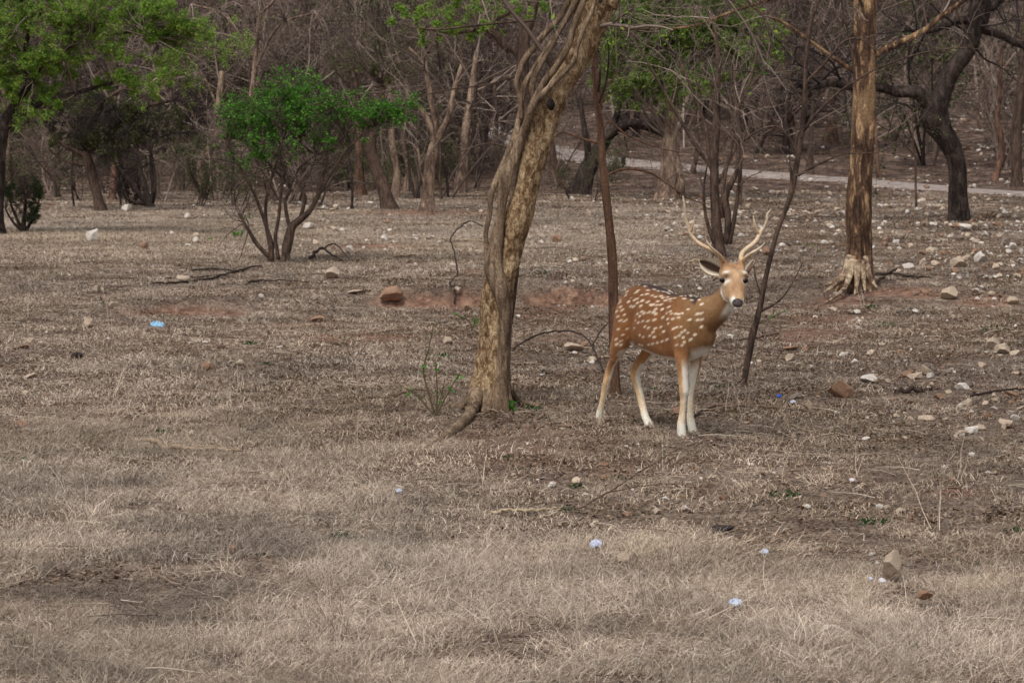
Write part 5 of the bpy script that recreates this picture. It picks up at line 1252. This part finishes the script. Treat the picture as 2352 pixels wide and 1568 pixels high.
seedling(1745, 745, [[(1745, 745, 4), (1742, 725, 4), (1748, 712, 3)], [(1745, 745, 3), (1770, 730, 3), (1800, 715, 2)]], 'green sprig on the leaning sapling above its foot', 9)
seedling(548, 545, [[(548, 545, 5), (545, 535, 4)], [(552, 545, 5), (556, 533, 4)], [(540, 545, 4), (538, 535, 4)]], 'small dark green tussock left of the green shrub', 30)

# ------------------------------------------------------------------ grass and leaf litter (stuff)
def scatter(name, label, cat, protos, P, scl, rotz, idx, mat):
    """points carry scale, rotation and prototype index; geometry nodes put the clumps there"""
    coll = bpy.data.collections.new(name + '_clumps')
    for i, me in enumerate(protos):
        if not me.materials: me.materials.append(mat)
        coll.objects.link(bpy.data.objects.new('%s_clump_%02d' % (name, i), me))
    me = bpy.data.meshes.new(name); me.vertices.add(len(P)); me.vertices.foreach_set('co', np.asarray(P, np.float32).ravel())
    a = me.attributes.new('scl', 'FLOAT', 'POINT'); a.data.foreach_set('value', np.asarray(scl, np.float32))
    rv = np.zeros((len(P), 3), np.float32); rv[:, 2] = rotz
    a = me.attributes.new('rot', 'FLOAT_VECTOR', 'POINT'); a.data.foreach_set('vector', rv.ravel())
    a = me.attributes.new('idx', 'INT', 'POINT'); a.data.foreach_set('value', np.asarray(idx, np.int32))
    x_, y_ = np.asarray(P)[:, 0], np.asarray(P)[:, 1]
    tn = 0.58 + 0.80 * sstep(.3, .7, fbm(x_, y_, 1.3, 81) * .5 + fbm(x_, y_, .25, 83) * .5)
    wm = vnoise(x_, y_, 2.2, 85) - .5
    if name in ('short_grass', 'leaf_litter'): tn = .78 + .42 * (tn - .58) / .8
    tv = np.stack([tn * (1 + .05 * wm), tn, tn * (1 - .10 * wm)], -1).astype(np.float32)
    a = me.attributes.new('tint', 'FLOAT_VECTOR', 'POINT'); a.data.foreach_set('vector', tv.ravel())
    o = bpy.data.objects.new(name, me); COL.objects.link(o); me.materials.append(mat)
    ng = bpy.data.node_groups.new(name, 'GeometryNodeTree')
    ng.interface.new_socket('Geometry', in_out='INPUT', socket_type='NodeSocketGeometry'); ng.interface.new_socket('Geometry', in_out='OUTPUT', socket_type='NodeSocketGeometry')
    N = ng.nodes; gi = N.new('NodeGroupInput'); go = N.new('NodeGroupOutput'); ip = N.new('GeometryNodeInstanceOnPoints'); ci = N.new('GeometryNodeCollectionInfo')
    ci.inputs['Collection'].default_value = coll; ci.inputs['Separate Children'].default_value = True; ci.inputs['Reset Children'].default_value = True
    def na(nm, ty):
        n = N.new('GeometryNodeInputNamedAttribute'); n.data_type = ty; n.inputs['Name'].default_value = nm; return n.outputs[0]
    ip.inputs['Pick Instance'].default_value = True
    er = N.new('FunctionNodeEulerToRotation')
    K = ng.links; K.new(gi.outputs[0], ip.inputs['Points']); K.new(ci.outputs[0], ip.inputs['Instance']); K.new(na('idx', 'INT'), ip.inputs['Instance Index'])
    K.new(na('rot', 'FLOAT_VECTOR'), er.inputs[0]); K.new(er.outputs[0], ip.inputs['Rotation']); K.new(na('scl', 'FLOAT'), ip.inputs['Scale']); K.new(ip.outputs[0], go.inputs[0])
    md = o.modifiers.new('clumps', 'NODES'); md.node_group = ng
    tag(o, label, cat, None, 'stuff')
    return o

STRAW = .86 * np.array([lin(212, 194, 174), lin(194, 175, 155), lin(170, 150, 132), lin(228, 212, 192), lin(140, 121, 106), lin(184, 167, 152)])
def blades(seed, n, rad, lmin, lmax, lean, width, cols, curl=0.6, droop=1.2, comb=0.0, segs=4):
    r = np.random.default_rng(seed); q = np.sqrt(r.random(n)) * rad; a = r.random(n) * 2 * np.pi
    B = np.stack([q * np.cos(a), q * np.sin(a), np.zeros(n)], -1); L = r.uniform(lmin, lmax, n)
    dirn = r.random(n) * 2 * np.pi * (1 - comb) ; th = np.clip(r.normal(lean, .35, n), 0.02, 1.55)
    P = np.zeros((n, segs, 3)); P[:, 0] = B; head = np.stack([np.cos(dirn), np.sin(dirn)], -1)
    for i in range(1, segs):
        tt_ = np.clip(th + droop * curl * i / segs * r.uniform(.3, 1.2, n), 0, 2.1); dirn = dirn + r.normal(0, .25, n)
        head = np.stack([np.cos(dirn), np.sin(dirn)], -1); st = L / (segs - 1)
        P[:, i, :2] = P[:, i - 1, :2] + head * (np.sin(tt_) * st)[:, None]; P[:, i, 2] = np.maximum(P[:, i - 1, 2] + np.cos(tt_) * st, .002 + .02 * r.random(n))
    side = nrm(np.cross(P[:, -1] - P[:, 0], np.stack([r.normal(size=n) * .4, r.normal(size=n) * .4, np.ones(n)], -1)))
    w = width * r.uniform(.6, 1.4, n)[:, None] * np.linspace(1, .25, segs)[None]
    V = np.stack([P - side[:, None] * w[..., None] * .5, P + side[:, None] * w[..., None] * .5], 2).reshape(-1, 3)
    b = np.arange(n)[:, None] * segs * 2 + np.arange(segs - 1)[None] * 2
    q4 = np.stack([b, b + 1, b + 3, b + 2], -1).reshape(-1, 4)
    c = cols[r.integers(0, len(cols), n)] * r.uniform(.75, 1.2, (n, 1)); c = np.repeat(c, segs * 2, axis=0)
    return mk_mesh('clump', V, [q4], c, True)
def leaf_patch(seed, n, rad, size, cols, flat=.5):
    r = np.random.default_rng(seed); q = np.sqrt(r.random(n)) * rad; a = r.random(n) * 2 * np.pi
    C_ = np.stack([q * np.cos(a), q * np.sin(a), r.uniform(.001, .010, n)], -1); s = size * r.uniform(.5, 1.4, (n, 1))
    ax = nrm(r.normal(size=(n, 3)) * [1, 1, .25]); nn = nrm(r.normal(size=(n, 3)) * [flat, flat, .2] + [0, 0, 1]); b = nrm(np.cross(nn, ax)); nn = np.cross(ax, b)
    V = np.stack([C_ - ax * s * .5 + nn * s * .15, C_ + b * s * .28, C_ + ax * s * .5 + nn * s * .18, C_ - b * s * .28, C_ + b * s * .0 - nn * s * .05], 1).reshape(-1, 3)
    V[:, 2] = np.maximum(V[:, 2], -.004)
    k = np.arange(n)[:, None] * 5; tr = np.concatenate([k + np.array(t) for t in ((0, 1, 4), (1, 2, 4), (2, 3, 4), (3, 0, 4))])
    c = cols[r.integers(0, len(cols), n)] * r.uniform(.75, 1.2, (n, 1))
    return mk_mesh('clump', V, [tr], np.repeat(c, 5, axis=0), False)

def field(y0, y1, dens, slope=.19, pad=1.2):
    """random points over the ground in a wedge wider than the view"""
    A = (slope * (y1 ** 2 - y0 ** 2) + 2 * pad * (y1 - y0)); n = int(A * dens)
    y = y0 + (y1 - y0) * rng.random(n * 2); x = (rng.random(n * 2) * 2 - 1) * (slope * y1 + pad); k = np.abs(x) < slope * y + pad
    x, y = x[k], y[k]; m = int(A * dens); return x[:m], y[:m]
def bare(x, y):
    P = np.stack([x, y, gz(x, y)], -1); return red_amount(x, y, P)
RP = np.array(ROCKPTS)
def off_rocks(x, y, k):
    x, y = x.copy(), y.copy()
    for (rx, ry, rs) in RP[RP[:, 2] > .025]:
        k &= ~((np.abs(x - rx) < rs * 1.1 + .05) & (y < ry + rs) & (y > ry - rs - np.where(y < 14, .40, .22)))
    return k
def lay(protos_n, sets, keep_fn):
    Ps, Sc, Ix = [], [], []
    for (y0, y1, dens, sc) in sets:
        x, y = field(y0, y1, dens); k = off_rocks(x, y, keep_fn(x, y)); x, y = x[k], y[k]
        Ps.append(np.stack([x, y, gz(x, y) - .004], -1)); Sc.append(sc * rng.uniform(.65, 1.35, len(x))); Ix.append(rng.integers(0, protos_n, len(x)))
    P = np.concatenate(Ps); return P, np.concatenate(Sc), rng.uniform(0, 6.28, len(P)), np.concatenate(Ix)
def pv_of(x, y):
    return proj(np.stack([x, y, gz(x, y)], -1))
# how grassy a place is: thick matted grass in front and in the clearing, thin under the trees at the right
def grassy(x, y):
    u, v = pv_of(x, y); w = 260 * (fbm(x, y, 1.6, 67) - .5) * 2 + 120 * (fbm(x, y, .5, 68) - .5)
    g = sstep(960, 1260, v + w - .10 * (u - 900)) + 1.0 * np.exp(-(((v - 540) / 70) ** 2)) * (1 - sstep(1400, 1800, u)) + .5 * (1 - sstep(900, 1250, u)) * sstep(600, 700, v)
    return np.clip(g, .22, 1)
mats_ = [blades(200 + i, 230, .17, .03, .12, 1.15, .0016, STRAW, .7, comb=.35) for i in range(6)] + [blades(220 + i, 200, .15, .03, .11, .8, .0016, STRAW, 1.0) for i in range(3)]
P_, s_, r_, i_ = lay(9, [(6, 12.5, 150, 1.0), (12.5, 18, 80, .8)], lambda x, y: rng.random(len(x)) < np.clip(grassy(x, y) * 1.05, 0, 1) ** 1.5 * (1 - .9 * bare(x, y)) * sstep(.34, .52, fbm(x, y, .34, 61) + .03))
s_ = s_ * (.55 + .75 * fbm(P_[:, 0], P_[:, 1], .9, 69)); r_ = 9.0 * fbm(P_[:, 0], P_[:, 1], 1.1, 70) + rng.normal(0, .5, len(P_))
scatter('matted_grass', 'matted dry straw grass covering the foreground', 'grass', mats_, P_, s_, r_, i_, MAT['dry_blade'])
tus = [blades(240 + i, 70, .07, .10, .24, .75, .0019, STRAW * 1.06, 1.3, comb=.5, segs=6) for i in range(5)]
P_, s_, r_, i_ = lay(5, [(6, 14.5, 8, .9), (14.5, 19, 3, .7)], lambda x, y: rng.random(len(x)) < grassy(x, y) ** 2 * sstep(.40, .6, fbm(x, y, .7, 91)))
scatter('grass_tussocks', 'longer curved dry grass tussocks in the foreground', 'grass', tus, P_, s_, r_, i_, MAT['dry_blade'])
short = [blades(300 + i, 90, .18, .02, .055, 1.2, .0036, STRAW, .4) for i in range(5)]
P_, s_, r_, i_ = lay(5, [(12, 20, 70, .9), (20, 32, 48, .95), (32, 60, 26, 1.15)], lambda x, y: rng.random(len(x)) < grassy(x, y) * (1 - .95 * bare(x, y)) * sstep(.2, .5, fbm(x, y, .9, 63) + .2))
scatter('short_grass', 'short dry stubble grass over the clearing', 'grass', short, P_, s_, r_, i_, MAT['dry_blade'])
stalk = [blades(400 + i, 4, .06, .12, .34, .35, .0035, STRAW * 1.05, .3, segs=5) for i in range(6)]
P_, s_, r_, i_ = lay(6, [(6.5, 19, 4.5, 1.0), (19, 34, .8, 1.1)], lambda x, y: rng.random(len(x)) < sstep(.35, .6, fbm(x, y, 1.1, 65)))
scatter('grass_stalks', 'tall thin straw stalks standing above the grass', 'grass', stalk, P_, s_, r_, i_, MAT['dry_blade'])
LIT = .70 * np.array([lin(186, 164, 142), lin(160, 136, 114), lin(124, 100, 82), lin(96, 74, 60), lin(204, 186, 166), lin(140, 106, 84), lin(112, 90, 76)])
LIT = .62 * LIT + .38 * LIT.mean(0)
lits = [leaf_patch(500 + i, 110, .22, .022, LIT, .3) for i in range(6)]
P_, s_, r_, i_ = lay(6, [(6.5, 15, 10, 1.0), (15, 26, 24, 1.0), (26, 40, 12, 1.15), (40, 75, 4, 1.6)], lambda x, y: rng.random(len(x)) < (1.05 - .75 * grassy(x, y)) * (1 - .7 * bare(x, y)))
scatter('leaf_litter', 'dry fallen leaves covering the ground under the trees', 'leaf litter', lits, P_, s_, r_, i_, MAT['litter'])
twl = []
for i in range(5):
    mb = MB(); n = 14; a = rng.random(n) * 6.28; S = np.stack([rng.uniform(-.25, .25, n), rng.uniform(-.25, .25, n), rng.uniform(.004, .02, n)], -1)
    Pp, Rr = grow(S, np.stack([np.cos(a), np.sin(a), np.zeros(n)], -1), rng.uniform(.06, .25, n), rng.uniform(.0015, .0035, n), 5, .12); Pp[..., 2] = np.clip(Pp[..., 2], .003, .03); tubes(mb, Pp, Rr, 3, pick(np.concatenate([TWIG, STRAW]), n)); twl.append(mb.mesh('clump'))
P_, s_, r_, i_ = lay(5, [(7, 18, 3.0, 1.0), (18, 34, 2.2, 1.0)], lambda x, y: rng.random(len(x)) < .8)
scatter('twig_litter', 'small dead twigs scattered over the ground', 'twigs', twl, P_, s_, r_, i_, MAT['twig'])
peb = []
for i in range(4):
    mb = MB(); me, V = rock_mesh(900 + i, 1)
    fc = np.array([list(p.vertices) for p in me.polygons]); 
    for _ in range(9):
        s = .012 * rng.uniform(.5, 1.8); R_ = np.array(Matrix.Rotation(rng.uniform(0, 6.28), 3, 'Z')); c = ROCKC[int(rng.choice([0, 1, 1, 2, 3]))][0] * rng.uniform(.45, .85)
        mb.add((V @ R_.T) * s + [rng.uniform(-.3, .3), rng.uniform(-.3, .3), s * .15], None, fc, c)
    bpy.data.meshes.remove(me); peb.append(mb.mesh('clump', False))
P_, s_, r_, i_ = lay(4, [(9, 20, 1.2, 1.0), (20, 36, 1.8, 1.3), (36, 62, 1.0, 2.0), (62, 110, .5, 3.0)], lambda x, y: rng.random(len(x)) < .15 + .85 * sstep(.0, .09, x / y))
scatter('pebbles', 'loose pebbles and stone chips strewn over the ground and slope', 'gravel', peb, P_, s_, r_, i_, MAT['rock'])
spr = []
for i in range(4):
    mb = MB(); leaves(mb, rng.normal(0, 1, (26, 3)) * [.03, .03, .008] + [0, 0, .014], .022, DGREEN * 1.2, .5, .6); spr.append(mb.mesh('clump', False))
P_, s_, r_, i_ = lay(4, [(7, 20, .55, 1.0), (20, 30, .25, 1.2)], lambda x, y: rng.random(len(x)) < .8)
scatter('green_sprouts', 'scattered tiny green sprouts in the dry ground', 'sprouts', spr, P_, s_, r_, i_, MAT['leaf'])

# ------------------------------------------------------------------ the leafless thicket on the slope (stuff)
ths = []
MINR[0] = 0.006
for i in range(7):
    mb = MB(); n = int(rng.integers(2, 6)); a = rng.random(n) * 6.28; H = rng.uniform(2.2, 4.2)
    S = np.stack([rng.normal(0, .12, n), rng.normal(0, .12, n), np.full(n, -.1)], -1); Dd = np.stack([np.cos(a) * .35, np.sin(a) * .35, np.ones(n)], -1)
    L = H * rng.uniform(.6, 1, n); Pp, Rr = grow(S, Dd, L, rng.uniform(.025, .06, n), 8, .12, .02); cols = TWIG if i % 2 else TWIGD
    tubes(mb, Pp, Rr, 5, pick(cols, n)); twig_levels(mb, Pp, Rr, L, [(9, .45, .7), (6, .5, .7), (4, .55, .7)], cols, -.02)
    ths.append(mb.mesh('clump'))
lfb = []
for i in range(3):
    mb = MB(); n = 5; a = rng.random(n) * 6.28; S = np.stack([rng.normal(0, .1, n), rng.normal(0, .1, n), np.full(n, -.1)], -1); Dd = np.stack([np.cos(a) * .5, np.sin(a) * .5, np.ones(n)], -1); L = rng.uniform(1.5, 2.6, n)
    Pp, Rr = grow(S, Dd, L, rng.uniform(.02, .04, n), 8, .14, .02); tubes(mb, Pp, Rr, 4, pick(TWIGD, n)); last = twig_levels(mb, Pp, Rr, L, [(8, .5, .8), (5, .5, .8)], TWIGD)
    q = last[rng.random(len(last)) < .8]; C_ = np.repeat(q[:, 2:], 3, axis=1).reshape(-1, 3); leaves(mb, C_ + rng.normal(0, .05, C_.shape), .07, np.concatenate([OLIVE, OLIVE, DGREEN]) * .9, .4, .5); lfb.append(mb.mesh('clump'))
def slope_pts(n, y0, y1):
    y = y0 + (y1 - y0) * rng.random(n) ** .8; x = (rng.random(n) * 2 - 1) * (.20 * y + 6); return x, y
x, y = slope_pts(1700, 64, 175)
xl = rng.uniform(-17, 2, 150); yl = rng.uniform(52, 80, 150); x = np.concatenate([x, xl]); y = np.concatenate([y, yl])
u, v = pv_of(x, y)
tk = np.array([np.min(np.hypot(x[i] - np.array(tp)[:, 0], y[i] - np.array(tp)[:, 1])) for i in range(len(x))])
k = (tk > 3.0) & (vnoise(x, y, 7, 71) > .22) & ~((u > 1850) & (v > 250) & (rng.random(len(x)) < .6)); x, y = x[k], y[k]
P_ = np.stack([x, y, gz(x, y)], -1); n = len(x)
ix = np.where(rng.random(n) < np.where(x < 2, .34, .2), rng.integers(7, 10, n), rng.integers(0, 7, n))
scatter('hill_thicket', 'leafless grey-brown thicket covering the far slope', 'thicket', ths + lfb, P_, np.where(y < 66, rng.uniform(.3, .75, n), rng.uniform(.7, 1.5, n)), rng.uniform(0, 6.28, n), ix, MAT['thicket_twig'])
